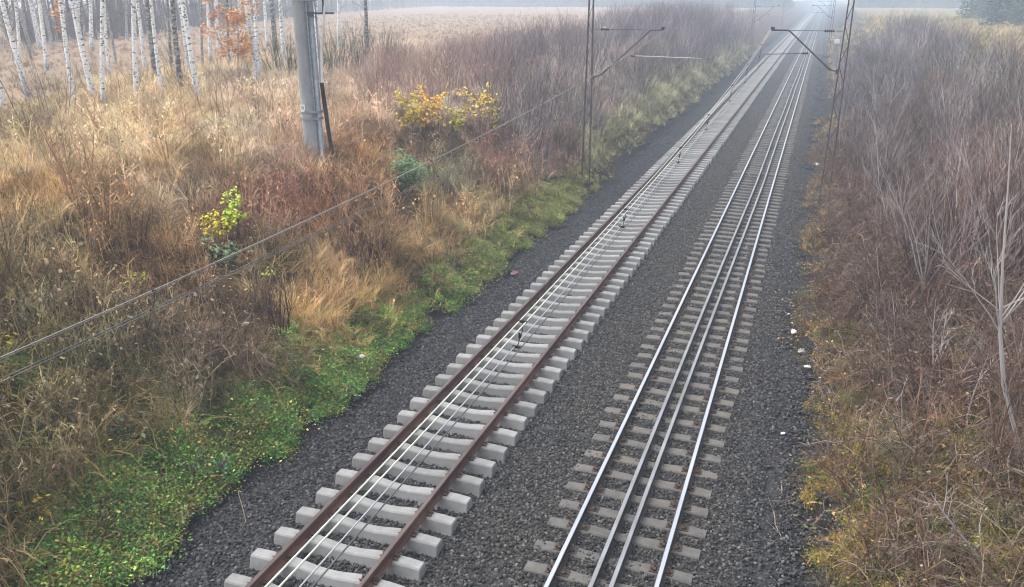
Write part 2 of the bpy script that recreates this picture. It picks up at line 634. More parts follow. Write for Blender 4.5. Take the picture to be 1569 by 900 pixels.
def grass_proto(k):
    mb = MB()
    for j in range(7):                                   # small bundles, each flopping its own way
        cx, cy, az0, cc = R_.gauss(0, 0.16), R_.gauss(0, 0.16), R_.gauss(0, 1.1), R_.random()
        le0, cu0 = rnd(0.2, 0.9), rnd(0.4, 1.6)
        for i in range(6):
            blade(mb, cx + R_.gauss(0, .03), cy + R_.gauss(0, .03), rnd(0.35, 0.8), rnd(0.009, 0.019), az0 + R_.gauss(0, .35), le0 + R_.gauss(0, .15), cu0 + R_.gauss(0, .25), min(1, max(0, cc + R_.gauss(0, .25))), 4)
    return mb.mesh('dry_grass_%d' % k, [M['p_grass']])


def weed_proto(k):
    mb = MB()
    for i in range(11):
        x, y = R_.gauss(0, 0.17), R_.gauss(0, 0.17)
        h = rnd(0.5, 1.1)
        lx, ly = R_.gauss(0, 0.22), R_.gauss(0, 0.22)
        pts = [np.array((x + lx * t * t * h, y + ly * t * t * h, h * t - 0.03)) for t in (0, 0.4, 0.75, 1.0)]
        cc = R_.random()
        mb.tube(pts, [0.009, 0.008, 0.006, 0.003], 3, 0, False, cc)
        for j in range(6):
            t = rnd(0.35, 1.0)
            b = np.array((x + lx * t * t * h, y + ly * t * t * h, h * t))
            az, l = rnd(0, 6.28), rnd(0.08, 0.25)
            e = b + np.array((c_(az) * l * 0.7, s_(az) * l * 0.7, l * rnd(0.2, 0.9)))
            mb.tube([b, e], [0.006, 0.003], 3, 0, False, cc)
            if R_.random() < 0.55:
                w = rnd(0.015, 0.04)
                q = np.array((rnd(-w, w), rnd(-w, w), rnd(-w, w)))
                q2 = np.array((rnd(-w, w), rnd(-w, w), rnd(-w, w)))
                mb.add([e - q, e - q2, e + q, e + q2], [(0, 1, 2, 3)], 0, rnd(0.2, 1.0))
    return mb.mesh('withered_weed_%d' % k, [M['p_weed']])


def branchy(mb, p, d, L, r, depth, spread=0.5, n=3, up=0.12, col=None, segs=4, kids=(4, 7)):
    """a tapered limb with side twigs, recursively"""
    pts = [p]
    dd = np.array(d, float)
    for i in range(segs):
        dd = dd + np.array((R_.gauss(0, 0.07), R_.gauss(0, 0.07), R_.gauss(0, 0.05) + up * 0.3))
        dd /= np.linalg.norm(dd)
        pts.append(pts[-1] + dd * L / segs)
    rr = [r * (1 - 0.8 * i / segs) for i in range(segs + 1)]
    mb.tube(pts, rr, n, 0, False, R_.random() if col is None else min(1, max(0, col + R_.gauss(0, 0.12))))
    if depth > 0:
        for j in range(R_.randint(*kids)):
            t = rnd(0.25, 0.98) * segs
            i = min(int(t), segs - 1)
            q = pts[i] + (pts[i + 1] - pts[i]) * (t - i)
            ax = (pts[i + 1] - pts[i])
            ax = ax / np.linalg.norm(ax)
            rv = np.array((R_.gauss(0, 1), R_.gauss(0, 1), R_.gauss(0, 0.6)))
            rv -= ax * (rv @ ax)
            rv /= np.linalg.norm(rv) + 1e-6
            a = rnd(0.6, 1.2) * spread + 0.12
            nd = ax * c_(a) + rv * s_(a) + np.array((0, 0, up))
            nd /= np.linalg.norm(nd)
            branchy(mb, q, nd, L * rnd(0.28, 0.5) * (1.15 - 0.4 * t / segs), max(0.0036, rr[i] * 0.55), depth - 1, spread, 3, up, col, 3, (2, 4))


def shrub_mb(h, stems, r=0.011, spread=0.5, lean=0.35, depth=2, base=0.3, kids=(5, 8), col=None):
    mb = MB()
    for i in range(stems):
        a = rnd(0, 6.28)
        b = abs(R_.gauss(0, base))
        le = rnd(0.03, lean)
        branchy(mb, np.array((c_(a) * b, s_(a) * b, -0.06)), (c_(a) * s_(le), s_(a) * s_(le), c_(le)), h * rnd(0.55, 1.0), r * rnd(0.7, 1.25), depth, spread, 3, 0.1, col, 5, kids)
    return mb


def leaf_cluster_proto(k):
    mb = MB()
    for i in range(95):
        a, rr_ = rnd(0, 6.28), abs(R_.gauss(0, 0.14))
        p = np.array((c_(a) * rr_, s_(a) * rr_, max(rnd(0.01, 0.13) * (1.2 - rr_ * 2), 0.0)))
        w, l, az = rnd(0.011, 0.022), rnd(0.016, 0.033), rnd(0, 6.28)
        t = np.array((c_(az), s_(az), rnd(-0.5, 0.6)))
        u = np.array((-s_(az), c_(az), rnd(-0.4, 0.4)))
        mb.add([p - t * l, p + u * w - t * l * 0.1, p + t * l, p - u * w - t * l * 0.1], [(0, 1, 2, 3)], 0, min(1, max(0, R_.gauss(0.5, 0.22))))
    for i in range(26):
        blade(mb, R_.gauss(0, .13), R_.gauss(0, .13), rnd(0.10, 0.26), rnd(0.005, 0.009), rnd(0, 6.28), rnd(0.1, .8), rnd(.2, 1.2), R_.random(), 3)
    return mb.mesh('ground_leaves_%d' % k, [M['p_leaf']])


def fallen_proto(k):
    mb = MB()
    for i in range(9):
        p = np.array((R_.gauss(0, 0.22), R_.gauss(0, 0.22), rnd(0.0, 0.10)))
        az, l = rnd(0, 6.28), rnd(0.018, 0.038)
        t = np.array((c_(az), s_(az), rnd(-0.3, 0.5)))
        u = np.array((-s_(az), c_(az), rnd(-0.4, 0.5)))
        mb.add([p - t * l, p + u * l * 0.7, p + t * l, p - u * l * 0.7], [(0, 1, 2, 3)], 0, R_.random())
    return mb.mesh('fallen_leaves_%d' % k, [M['p_leaf']])


def bramble_proto(k):
    mb = MB()
    for i in range(14):
        a = rnd(0, 6.28)
        h, l = rnd(0.25, 0.75), rnd(0.5, 1.3)
        x, y = R_.gauss(0, 0.2), R_.gauss(0, 0.2)
        pts = [np.array((x + c_(a) * l * t, y + s_(a) * l * t, 4 * h * t * (1 - t * 0.85) - 0.02)) for t in (0, 0.2, 0.45, 0.7, 1.0)]
        cc = R_.random()
        mb.tube(pts, [0.008, 0.008, 0.007, 0.005, 0.003], 3, 0, False, cc)
        for j in range(7):
            t = rnd(0.15, 1)
            q = np.array((x + c_(a) * l * t, y + s_(a) * l * t, 4 * h * t * (1 - t * 0.85)))
            e = q + np.array((R_.gauss(0, .1), R_.gauss(0, .1), rnd(0, .15)))
            mb.tube([q, e], [0.005, 0.003], 3, 0, False, cc)
            if R_.random() < 0.5:
                w = 0.016
                m1 = np.array((R_.gauss(0, w), R_.gauss(0, w), R_.gauss(0, w)))
                m2 = np.array((R_.gauss(0, w), R_.gauss(0, w), R_.gauss(0, w)))
                mb.add([e, e + m1, e + m1 + m2, e + m2], [(0, 1, 2, 3)], 0, R_.random())
    return mb.mesh('bramble_%d' % k, [M['p_weed']])


def tree_proto(k):
    mb = MB()
    h = rnd(9, 11.5)
    pts = [np.array((0.15 * s_(t * 3 + k), 0.15 * c_(t * 2 + k), h * t - 0.2)) for t in np.linspace(0, 1, 7)]
    mb.tube(pts, [0.16 * (1 - 0.85 * t) for t in np.linspace(0, 1, 7)], 5, 0, False, rnd(0.5, 1))
    for i in range(26):
        t = rnd(0.08, 0.97)
        p = np.array((0.15 * s_(t * 3 + k), 0.15 * c_(t * 2 + k), h * t - 0.2))
        a, el = rnd(0, 6.28), rnd(0.1, 0.9)
        branchy(mb, p, (c_(a) * c_(el), s_(a) * c_(el), s_(el)), rnd(1.0, 2.6) * (1.15 - t * 0.7), 0.03, 1, 0.6, 3, 0.05, None, 3, (5, 8))
    for i in range(8):   # undergrowth at the foot
        a = rnd(0, 6.28)
        branchy(mb, np.array((R_.gauss(0, 1.0), R_.gauss(0, 1.0), -0.1)), (c_(a) * .3, s_(a) * .3, 1), rnd(1.5, 3.5), 0.018, 1, 0.5, 3, 0.1, rnd(0, .4), 4, (5, 8))
    return mb.mesh('wood_tree_%d' % k, [M['p_tree']])


def conifer_proto(k):
    mb = MB()
    h = rnd(9, 11.5)
    mb.tube([(0, 0, -0.2), (0, 0, h)], [0.16, 0.02], 5, 0, False, 0.3)
    lv = 24
    for i in range(lv):
        t = i / lv
        z = 0.5 + t * (h - 0.6)
        rr_ = (1 - t) ** 0.8 * 2.1
        for j in range(9):
            a = rnd(0, 6.28)
            l = rr_ * rnd(0.6, 1.1)
            w = 0.16 + 0.16 * l
            q = [np.array((c_(a) * l * u, s_(a) * l * u, z - 0.35 * l * u + 0.12 * l * s_(u * 3))) for u in (0, 0.5, 1)]
            sd = np.array((-s_(a), c_(a), 0))
            for m_ in range(5):
                u0 = rnd(0.15, 0.95)
                b = q[0] + (q[2] - q[0]) * u0
                o1 = sd * w * rnd(-1.2, 1.2) + np.array((c_(a), s_(a), rnd(-0.5, 0.1))) * w * rnd(0.4, 1.3)
                o2 = np.array((R_.gauss(0, .09), R_.gauss(0, .09), -rnd(0.05, .2)))
                mb.add([b, b + o1, b + o1 + o2, b + o2], [(0, 1, 2, 3)], 0, R_.random())
    return mb.mesh('conifer_%d' % k, [M['p_tree']])


C_grass = proto_collection('grass_kinds', [grass_proto(i) for i in range(6)])
C_weed = proto_collection('weed_kinds', [weed_proto(i) for i in range(6)])
C_shrub = proto_collection('shrub_kinds', [shrub_mb(3.0, R_.randint(4, 7), 0.017, 0.42, 0.42, 2, 0.35, (4, 7)).mesh('bare_stems_%d' % i, [M['p_twig']]) for i in range(7)])
C_leaf = proto_collection('leaf_kinds', [leaf_cluster_proto(i) for i in range(5)])
C_fall = proto_collection('fallen_kinds', [fallen_proto(i) for i in range(5)])
C_bram = proto_collection('bramble_kinds', [bramble_proto(i) for i in range(5)])
C_tree = proto_collection('tree_kinds', [tree_proto(i) for i in range(5)])
C_conif = proto_collection('conifer_kinds', [conifer_proto(i) for i in range(4)])


def stone_patch(k):
    mb = MB()
    ph = (1 + 5 ** 0.5) / 2
    ico = [(-1, ph, 0), (1, ph, 0), (-1, -ph, 0), (1, -ph, 0), (0, -1, ph), (0, 1, ph), (0, -1, -ph), (0, 1, -ph), (ph, 0, -1), (ph, 0, 1), (-ph, 0, -1), (-ph, 0, 1)]
    fc = [(0, 11, 5), (0, 5, 1), (0, 1, 7), (0, 7, 10), (0, 10, 11), (1, 5, 9), (5, 11, 4), (11, 10, 2), (10, 7, 6), (7, 1, 8), (3, 9, 4), (3, 4, 2), (3, 2, 6), (3, 6, 8), (3, 8, 9), (4, 9, 5), (2, 4, 11), (6, 2, 10), (8, 6, 7), (9, 8, 1)]
    ico = [np.array(p) / 1.902 for p in ico]
    for i in range(165):
        x, y = rnd(-0.28, 0.28), rnd(-0.28, 0.28)
        r = rnd(0.016, 0.035)
        S = np.array((rnd(0.7, 1.35), rnd(0.6, 1.1), rnd(0.5, 0.95)))
        az, tl = rnd(0, 6.28), rnd(-0.7, 0.7)
        vs = []
        for p in ico:
            q = p * S * r * rnd(0.78, 1.2)
            q = np.array((q[0] * c_(tl) - q[2] * s_(tl), q[1], q[0] * s_(tl) + q[2] * c_(tl)))
            vs.append((x + q[0] * c_(az) - q[1] * s_(az), y + q[0] * s_(az) + q[1] * c_(az), q[2] + rnd(-0.012, 0.022) * 0 + (i % 5) * 0.006 - 0.008))
        mb.add(vs, fc, 0, min(1, max(0, abs(R_.gauss(0.12, 0.25)) + (0.6 if R_.random() < 0.07 else 0))))
    return mb.mesh('stone_patch_%d' % k, [M['stone']])


C_stone = proto_collection('stone_kinds', [stone_patch(i) for i in range(7)])
pp = []
for yy in np.arange(4.5, 135, 0.5):
    for xx in np.arange(-9.75, 1.75, 0.5):
        pp.append((xx + rnd(-.05, .05), yy + rnd(-.05, .05)))
pp = np.array(pp)
u, v, d = project(np.column_stack([pp, np.zeros(len(pp))]))
pp = pp[(u > -250) & (u < 1800) & (v < 1100) & (gz(pp[:, 0], pp[:, 1]) < np.where(pp[:, 0] > -4, 0.22, 0.07))]
n = len(pp)
scatter('ballast_gravel', C_stone, 7, np.column_stack([pp, np.maximum(bedz(pp[:, 0], pp[:, 1]), gz(pp[:, 0], pp[:, 1])) + 0.004]),
        np.column_stack([np.zeros((n, 2)), NP.uniform(0, 6.28, n)]), NP.uniform(0.95, 1.2, n), np.ones((n, 3)),
        'dark grey crushed stone ballast lying under and beside both tracks', 'gravel')

# ------------------------------------------------------------------ rails
XL = (-6.76, -5.26)
XR = (-2.83, -1.31)


def rail(name, x0, zb, mats, label, group, y0=2.0, y1=620, wig=None, head=0.037):
    prof = [(-0.075, 0), (0.075, 0), (0.075, 0.012), (0.012, 0.03), (0.010, 0.122), (head * 0.95, 0.136), (head, 0.160), (head * 0.8, 0.171),
            (-head * 0.8, 0.171), (-head, 0.160), (-head * 0.95, 0.136), (-0.010, 0.122), (-0.012, 0.03), (-0.075, 0.012)]
    ysr = list(np.arange(y0, 60, 1.5)) + list(np.arange(60, 160, 5)) + list(np.arange(160, y1, 20))
    vs, fs, ms = [], [], []
    k = len(prof)
    for yv in ysr:
        dx = wig(yv) if wig else 0
        vs += [(x0 + dx + a, yv, zb + b) for a, b in prof]
    mb = MB()
    mb.v = vs
    for i in range(len(ysr) - 1):
        for j in range(k):
            j2 = (j + 1) % k
            mb.f.append((i * k + j, i * k + j2, (i + 1) * k + j2, (i + 1) * k + j))
            mb.m.append(1 if j in (6, 7, 8) else 0)
            mb.c.append(None)
    o = mb.build(name, mats)
    return tag(o, label, 'rail', group)


rail('rusty_rail', XL[0], 0.205, [M['rust_rail'], M['rust_head']], 'reddish rusty rail on pale sleepers, the one nearer the grassy bank', 'rails of the track being rebuilt')
rail('rusty_rail', XL[1], 0.205, [M['rust_rail'], M['rust_head']], 'brown rusty rail on pale sleepers, the one nearer the polished track', 'rails of the track being rebuilt')
rail('running_rail', XR[0], 0.0, [M['rail_side'], M['rail_top']], 'polished running rail of the used track, on its side facing the pale sleepers', 'running rails of the used track')
rail('running_rail', XR[1], 0.0, [M['rail_side'], M['rail_top']], 'polished running rail of the used track, on its side facing the right hand mast', 'running rails of the used track')
rail('spare_rail', -2.24, -0.005, [M['rail_side'], M['rail_top_spare']], 'loose inner rail laid between the running rails, closer to the pale sleepers', 'loose rails laid inside the used track',
     wig=lambda y: 0.17 * min(1, max(0, (y - 8) / 30)) + 0.012 * s_(y * 0.21))
rail('spare_rail', -1.95, -0.005, [M['rail_side'], M['rail_top_spare']], 'loose inner rail laid between the running rails, closer to the right hand mast', 'loose rails laid inside the used track',
     wig=lambda y: 0.19 * min(1, max(0, (y - 8) / 30)) + 0.012 * s_(y * 0.19 + 1))

# ------------------------------------------------------------------ sleepers
def sleeper_mb(x0=0.0, y0=0.0, mb=None):
    """bare concrete sleeper: raised seats at the rails, dished middle, tapered sides, bevelled edges"""
    mb = mb or MB()
    prof = [(-1.30, 0.085, 0.14, 0.165), (-1.285, 0.095, 0.15, 0.188), (-1.06, 0.10, 0.152, 0.198), (-0.56, 0.098, 0.150, 0.203), (-0.44, 0.092, 0.142, 0.190), (-0.2, 0.085, 0.125, 0.160),
            (0, 0.083, 0.122, 0.152)]
    prof = prof + [(-a, b, c, d) for a, b, c, d in prof[-2::-1]]
    vs, fs = [], []
    for x, wt, wb, zt in prof:
        vs += [(x0 + x, y0 - wb, -0.03), (x0 + x, y0 - wt - 0.008, zt - 0.022), (x0 + x, y0 - wt + 0.012, zt), (x0 + x, y0 + wt - 0.012, zt), (x0 + x, y0 + wt + 0.008, zt - 0.022), (x0 + x, y0 + wb, -0.03)]
    k = 6
    for i in range(len(prof) - 1):
        for j in range(k):
            j2 = (j + 1) % k
            fs.append((i * k + j, (i + 1) * k + j, (i + 1) * k + j2, i * k + j2))
    fs.append(tuple(range(k)))
    fs.append(tuple(range((len(prof) - 1) * k, len(prof) * k))[::-1])
    return mb.add(vs, fs)


def clip_mb():
    """sprung rail clip on its cast shoulder"""
    mb = MB()
    mb.box(0, 0, 0.018, 0.06, 0.11, 0.03)
    mb.tube([(-0.05, -0.05, 0.03), (0.03, -0.05, 0.045), (0.05, 0.0, 0.05), (0.03, 0.05, 0.045), (-0.05, 0.05, 0.03)], 0.011, 5)
    mb.tube([(0.0, 0, 0.03), (0.0, 0, 0.07)], 0.016, 6)
    return mb


sl_mesh = sleeper_mb().mesh('concrete_sleeper', [M['sleeper']])
clip_mesh = clip_mb().mesh('rail_clip', [M['clip']])
old_mb = MB()
old_prof = [(-1.25, -0.012), (-0.95, 0.0), (-0.55, -0.002), (0, -0.018), (0.55, -0.002), (0.95, 0.0), (1.25, -0.012)]
vs, fs = [], []
for x, z in old_prof:
    e = 0.11 if abs(x) > 0.5 else 0.095
    vs += [(x, -0.13, -0.16), (x, -e - .01, z - 0.02), (x, -e + .01, z), (x, e - .01, z), (x, e + .01, z - 0.02), (x, 0.13, -0.16)]
for i in range(len(old_prof) - 1):
    for j in range(6):
        fs.append((i * 6 + j, (i + 1) * 6 + j, (i + 1) * 6 + (j + 1) % 6, i * 6 + (j + 1) % 6))
fs.append(tuple(range(6)))
fs.append(tuple(range((len(old_prof) - 1) * 6, len(old_prof) * 6))[::-1])
old_mesh = MB().add(vs, fs).mesh('worn_sleeper', [M['old_sleeper']])
plate = MB()
plate.box(0, 0, 0.006, 0.36, 0.16, 0.016)
for sx_ in (-0.10, 0.10):
    plate.box(sx_, 0, 0.028, 0.045, 0.12, 0.035)
    plate.tube([(sx_ * 1.45, -0.03, 0.01), (sx_ * 1.45, -0.03, 0.06)], 0.014, 6)
    plate.tube([(sx_ * 1.05, 0.02, 0.03), (sx_ * 1.05, 0.02, 0.085)], 0.013, 6)
plate_mesh = plate.mesh('base_plate', [M['clip']])
ORD = ['third', 'fourth', 'fifth', 'sixth', 'seventh', 'eighth', 'ninth', 'tenth', 'eleventh', 'twelfth']
NL = 290
for i in range(NL):
    yv = 8.87 + 0.6 * (i - 4)
    o = bpy.data.objects.new('concrete_sleeper', sl_mesh)
    COL.objects.link(o)
    o.location = (-6.01 + R_.gauss(0, 0.012), yv + R_.gauss(0, 0.012), 0)
    o.rotation_euler = (0, 0, R_.gauss(0, 0.006))
    k = i - 1
    if k == 0 or i == 0 or i == 1:
        lab = 'pale concrete sleeper cut off by the bottom edge of the picture'
    elif k <= 10:
        lab = '%s pale concrete sleeper counted up the rusty track from the bottom edge' % (['', 'first', 'second'] + ORD)[k]
    else:
        lab = 'pale bare concrete sleeper of the rusty track, beyond the tenth from the bottom edge'
    tag(o, lab, 'sleeper', 'pale concrete sleepers under the rusty rails')
    if i < 36:
        for x in XL:
            for sg in (-1, 1):
                cl = bpy.data.objects.new('rail_clip', clip_mesh)
                COL.objects.link(cl)
                cl.parent = o
                cl.location = (x + 6.01 + sg * 0.105, 0, 0.198)
                cl.rotation_euler = (0, 0, 0 if sg < 0 else math.pi)
for i in range(NL):
    yv = 10.21 + 0.594 * (i - 5)
    o = bpy.data.objects.new('worn_sleeper', old_mesh)
    COL.objects.link(o)
    o.location = (-2.09 + R_.gauss(0, 0.03), yv + R_.gauss(0, 0.02), 0.036 + R_.gauss(0, 0.007))
    o.rotation_euler = (0, 0, R_.gauss(0, 0.012))
    k = i - 2
    if k <= 0:
        lab = 'worn grey sleeper cut off by or just above the bottom edge of the picture'
    elif k <= 10:
        lab = '%s worn grey sleeper counted up the polished track from the bottom edge' % (['', 'first', 'second'] + ORD)[k]
    else:
        lab = 'worn grey sleeper sunk in ballast of the polished track, beyond the tenth from the bottom'
    tag(o, lab, 'sleeper', 'worn sleepers under the polished rails')
    if i < 36:
        for x in XR:
            cl = bpy.data.objects.new('base_plate', plate_mesh)
            COL.objects.link(cl)
            cl.parent = o
            cl.location = (x + 2.09, 0, 0)
far = MB()
for i in range(NL, NL + 560):
    sleeper_mb(-6.01, 8.87 + 0.6 * (i - 4), far)
tag(far.build('distant_pale_sleepers', M['sleeper']), 'pale sleepers of the rusty track too far off to tell apart', 'sleepers', None, 'stuff')
far = MB()
for i in range(NL, NL + 560):
    far.box(-2.09, 10.21 + 0.594 * (i - 5), -0.05, 2.5, 0.22, 0.12)
tag(far.build('distant_worn_sleepers', M['old_sleeper']), 'worn sleepers of the polished track too far off to tell apart', 'sleepers', None, 'stuff')

# ------------------------------------------------------------------ catenary
def insulator(parent, a, b, r, mat, n=5):
    a, b = np.array(a, float), np.array(b, float)
    pts, rr = [], []
    for i in range(n):
        for t, q in ((0.0, 0.45), (0.3, 1.0), (0.6, 1.0), (0.85, 0.45)):
            pts.append(a + (b - a) * (i + t) / n)
            rr.append(r * q)
    return MB().tube(pts, rr, 8).build('insulator', mat, parent, True)


def mast(X, Y, side, label, detail=True, tall=9.0):
    z0 = float(gz(X, Y)) - 0.1
    root = empty('catenary_mast', (X, Y, 0))
    tag(root, label, 'catenary mast', 'lattice masts along the track')
    wb, wt = 0.20, 0.10
    for sg in (-1, 1):
        leg = MB()
        b0, t0 = np.array((sg * wb, 0, z0)), np.array((sg * wt, 0, tall))
        for dx, dy, sx_, sy_ in ((0, 0, 0.012, 0.11), (-sg * 0.022, 0.05, 0.04, 0.012), (-sg * 0.022, -0.05, 0.04, 0.012)):
            vs = []
            for q in (b0, t0):
                for a_, b_ in ((-1, -1), (1, -1), (1, 1), (-1, 1)):
                    vs.append((q[0] + dx + a_ * sx_ / 2, q[1] + dy + b_ * sy_ / 2, q[2]))
            leg.add(vs, [(0, 1, 5, 4), (1, 2, 6, 5), (2, 3, 7, 6), (3, 0, 4, 7), (0, 3, 2, 1), (4, 5, 6, 7)])
        leg.build('leg', M['mast'], root)
    lt = MB()
    nb = 11
    for i in range(nb):
        za, zb_ = z0 + 0.4 + (tall - z0 - 0.6) * i / nb, z0 + 0.4 + (tall - z0 - 0.6) * (i + 1) / nb
        fa, fb = wb + (wt - wb) * (za - z0) / (tall - z0), wb + (wt - wb) * (zb_ - z0) / (tall - z0)
        sg = 1 if i % 2 else -1
        lt.tube([(-sg * fa, 0.035, za), (sg * fb, 0.035, zb_)], 0.014, 4)
    lt.build('lattice', M['mast'], root)
    MB().box(0, 0, z0 + 0.02, 0.6, 0.45, 0.24).build('footing', M['rail_side'], root)
    # cantilever, side = direction of the track
    S = side
    lo, top = 4.95, 6.95
    x0 = S * 0.17
    reach = 3.15 if S > 0 else 2.75
    cant = MB()
    if S > 0:
        path = [(x0, 0, lo), (x0 + S * 0.35, 0, lo + 0.12), (x0 + S * 0.62, 0, lo + 0.36), (S * 2.55, 0, top - 0.04), (S * 2.68, 0, top), (S * reach, 0, top + 0.02)]
    else:
        lo = 5.55
        path = [(x0, 0, lo), (x0 + S * 0.25, 0, lo + 0.06), (x0 + S * 0.5, 0, lo + 0.26), (S * 2.02, 0, top + 0.02), (S * 2.12, 0, top + 0.08), (S * reach, 0, top + 0.09)]
    cant.tube(path, 0.030, 8)
    cant.build('cantilever_tube', M['tube_steel'], root, True)
    tb = path[-2][2]
    MB().tube([(S * 0.15, 0, tb), (path[-2][0] + S * 0.02, 0, tb)], 0.011, 6).build('tie_rod', M['tube_steel'], root)
    insulator(root, path[1], path[2], 0.06, M['insul'])
    insulator(root, (S * 0.45, 0, tb), (S * 0.82, 0, tb), 0.055, M['insul'])
    if S > 0:
        MB().box(S * 0.62, 0.0, tb + 0.08, 0.14, 0.08, 0.04).build('insulator_cap', M['insul_white'], root)
        a0, a1, am = (S * 1.78, 0, 5.90), (S * 4.75, -0.02, 5.86), M['alu']
    else:
        a0, a1, am = (S * 1.3, 0, 6.20), (S * 2.85, -0.02, 6.13), M['tube_steel']
    arm = MB().tube([a0, a1], 0.016, 6)
    arm.build('steady_arm', am, root)
    insulator(root, a0, np.array(a0) + np.array((S * 0.22, 0, -0.01)), 0.05, M['insul'], 3)
    cl = MB()
    ex = path[-1][0]
    cl.box(ex - S * 0.05, 0, path[-1][2] + 0.06, 0.14, 0.1, 0.1)
    cl.build('wire_clamp', M['tube_steel'], root)
    MB().box(x0, 0, lo, 0.10, 0.16, 0.18).build('hinge_bracket', M['mast'], root)
    return root


MY = [35.0, 122.0, 209.0]
mast(-9.33, MY[0], 1, 'tall brown lattice mast at the foot of the grassy bank, nearest of the left row')
mast(-9.25, MY[1], 1, 'second lattice mast of the left row, fading into haze beside the purple thicket')
mast(-9.3, MY[2], 1, 'third and palest lattice mast of the left row, where the tracks vanish')
mast(0.86, 34.3, -1, 'brown lattice mast beside the thicket, its cantilever reaching over the polished track')
mast(1.0, 122.0, -1, 'hazy lattice mast far up the right side, seen just behind the near one')
mast(1.0, 209.0, -1, 'very faint lattice mast of the right row where the tracks vanish')


def wire_path(kind, off):
    pts = []
    ysr = list(np.arange(-28, 60, 1.0)) + list(np.arange(60, 300, 3.0)) + [320, 400, 500]
    for yv in ysr:
        if kind == 'mL':
            if yv <= 35:
                z = 5.72 + 1.24 * (abs(yv - 5) / 30) ** 1.7
                x = -5.5 - 0.6 * min(1.0, max(0, (yv - 3) / 32)) ** 1.3
            else:
                t = ((yv - 35) % 87) / 87
                z, x = 5.9 + 1.06 * (2 * t - 1) ** 2, -6.1
        elif kind == 'cL':
            z, x = 5.56 + 0.26 * max(0, min(1, (yv - 8) / 27)), -5.5 + 0.3 * max(0, min(1, (yv - 8) / 27))
            if yv > 35:
                z, x = 5.82, -5.2 - 0.25 * (1 - abs(2 * (((yv - 35) % 87) / 87) - 1))
        elif kind == 'mR':
            z = 5.83 + 1.22 * ((yv - 5) / 29.3) ** 2 if yv <= 34.3 else 5.98 + 1.07 * (2 * (((yv - 34.3) % 87.5) / 87.5) - 1) ** 2
            x = -1.98 + 0.06 * max(0, min(1, (yv - 8) / 26))
        else:
            z = 5.64 + 0.47 * max(0, min(1, (yv - 6) / 28)) ** 1.5
            x = -2.0 + 0.04 * max(0, min(1, (yv - 6) / 28))
        pts.append((x + off, yv, z))
    return pts


def wpos(kind, y):
    P = np.array(wire_path(kind, 0))
    return np.array((np.interp(y, P[:, 1], P[:, 0]), y, np.interp(y, P[:, 1], P[:, 2])))


for kd, off, r, mt, nm, lab in (
        ('mR', -0.028, 0.0055, 'wire_pale', 'messenger_wire', 'cream overhead wire crossing the rusty track, nearer the left rusty rail'),
        ('mR', 0.028, 0.0055, 'wire_pale', 'messenger_wire', 'cream overhead wire crossing the rusty track, nearer the grey wires'),
        ('cR', -0.020, 0.005, 'wire_grey', 'contact_wire', 'light grey contact wire beside the cream pair over the rusty track'),
        ('cR', 0.035, 0.005, 'wire_dark', 'contact_wire', 'dark contact wire over the rusty track, last of the four'),
        ('mL', -0.017, 0.0046, 'wire_tan', 'messenger_wire', 'pale messenger wire slanting over the grassy bank, uppermost of four'),
        ('mL', 0.022, 0.0042, 'wire_tan2', 'messenger_wire', 'darker messenger wire close under the pale one over the bank'),
        ('cL', -0.024, 0.0044, 'wire_tan2', 'contact_wire', 'dark contact wire over the bank, upper of the lower pair'),
        ('cL', 0.026, 0.0044, 'wire_tan2', 'contact_wire', 'dark contact wire over the bank, lowest of the four')):
    o = MB().tube(wire_path(kd, off), r, 6, 0, True).build(nm, M[mt], None, True)
    tag(o, lab, 'overhead wire', 'overhead wires of the right track' if kd.endswith('R') else 'overhead wires of the left track')
drops = [('R', 5.62, 'black dropper hanging between cream and grey wires, nearest and largest'),
         ('R', 9.35, 'black dropper on the overhead wires over the rusty track, second nearest'),
         ('R', 13.4, 'black dropper on the overhead wires over the rusty track, third nearest'),
         ('R', 16.8, 'small black dropper on the wires over the rusty track, fourth up'),
         ('R', 21.1, 'small black dropper on the wires over the rusty track, fifth up'),
         ('R', 25.2, 'tiny black dropper on the wires, just below the right cantilever'),
         ('R', 30.0, 'tiny black dropper nearest the right mast cantilever'),
         ('L', 5.4, 'thin dropper linking the two wire pairs over dark weeds, nearest the left edge'),
         ('L', 11.5, 'thin dropper linking the wire pairs over the golden bank'),
         ('L', 17.5, 'thin dropper linking the wire pairs by the maroon weeds'),
         ('L', 24.0, 'thin dropper on the left wires just before the left mast')]
for sd, yv, lab in drops:
    a, b = wpos('m' + sd, yv), wpos('c' + sd, yv - 0.08)
    mb = MB()
    big = sd == 'R'
    mb.tube([a + (0, 0, 0.02), (a * 0.6 + b * 0.4) + (0.015, 0, 0), b - (0, 0, 0.01)], 0.0045 if big else 0.003, 5)
    mb.box(*(a), 0.07 if big else 0.04, 0.018, 0.02)
    mb.box(*(b), 0.07 if big else 0.04, 0.018, 0.02)
    if big:
        q = a * 0.45 + b * 0.55
        mb.box(q[0], q[1], q[2], 0.014, 0.014, 0.05)
    tag(mb.build('dropper', M['dropper']), lab, 'dropper', 'droppers on the overhead wires')

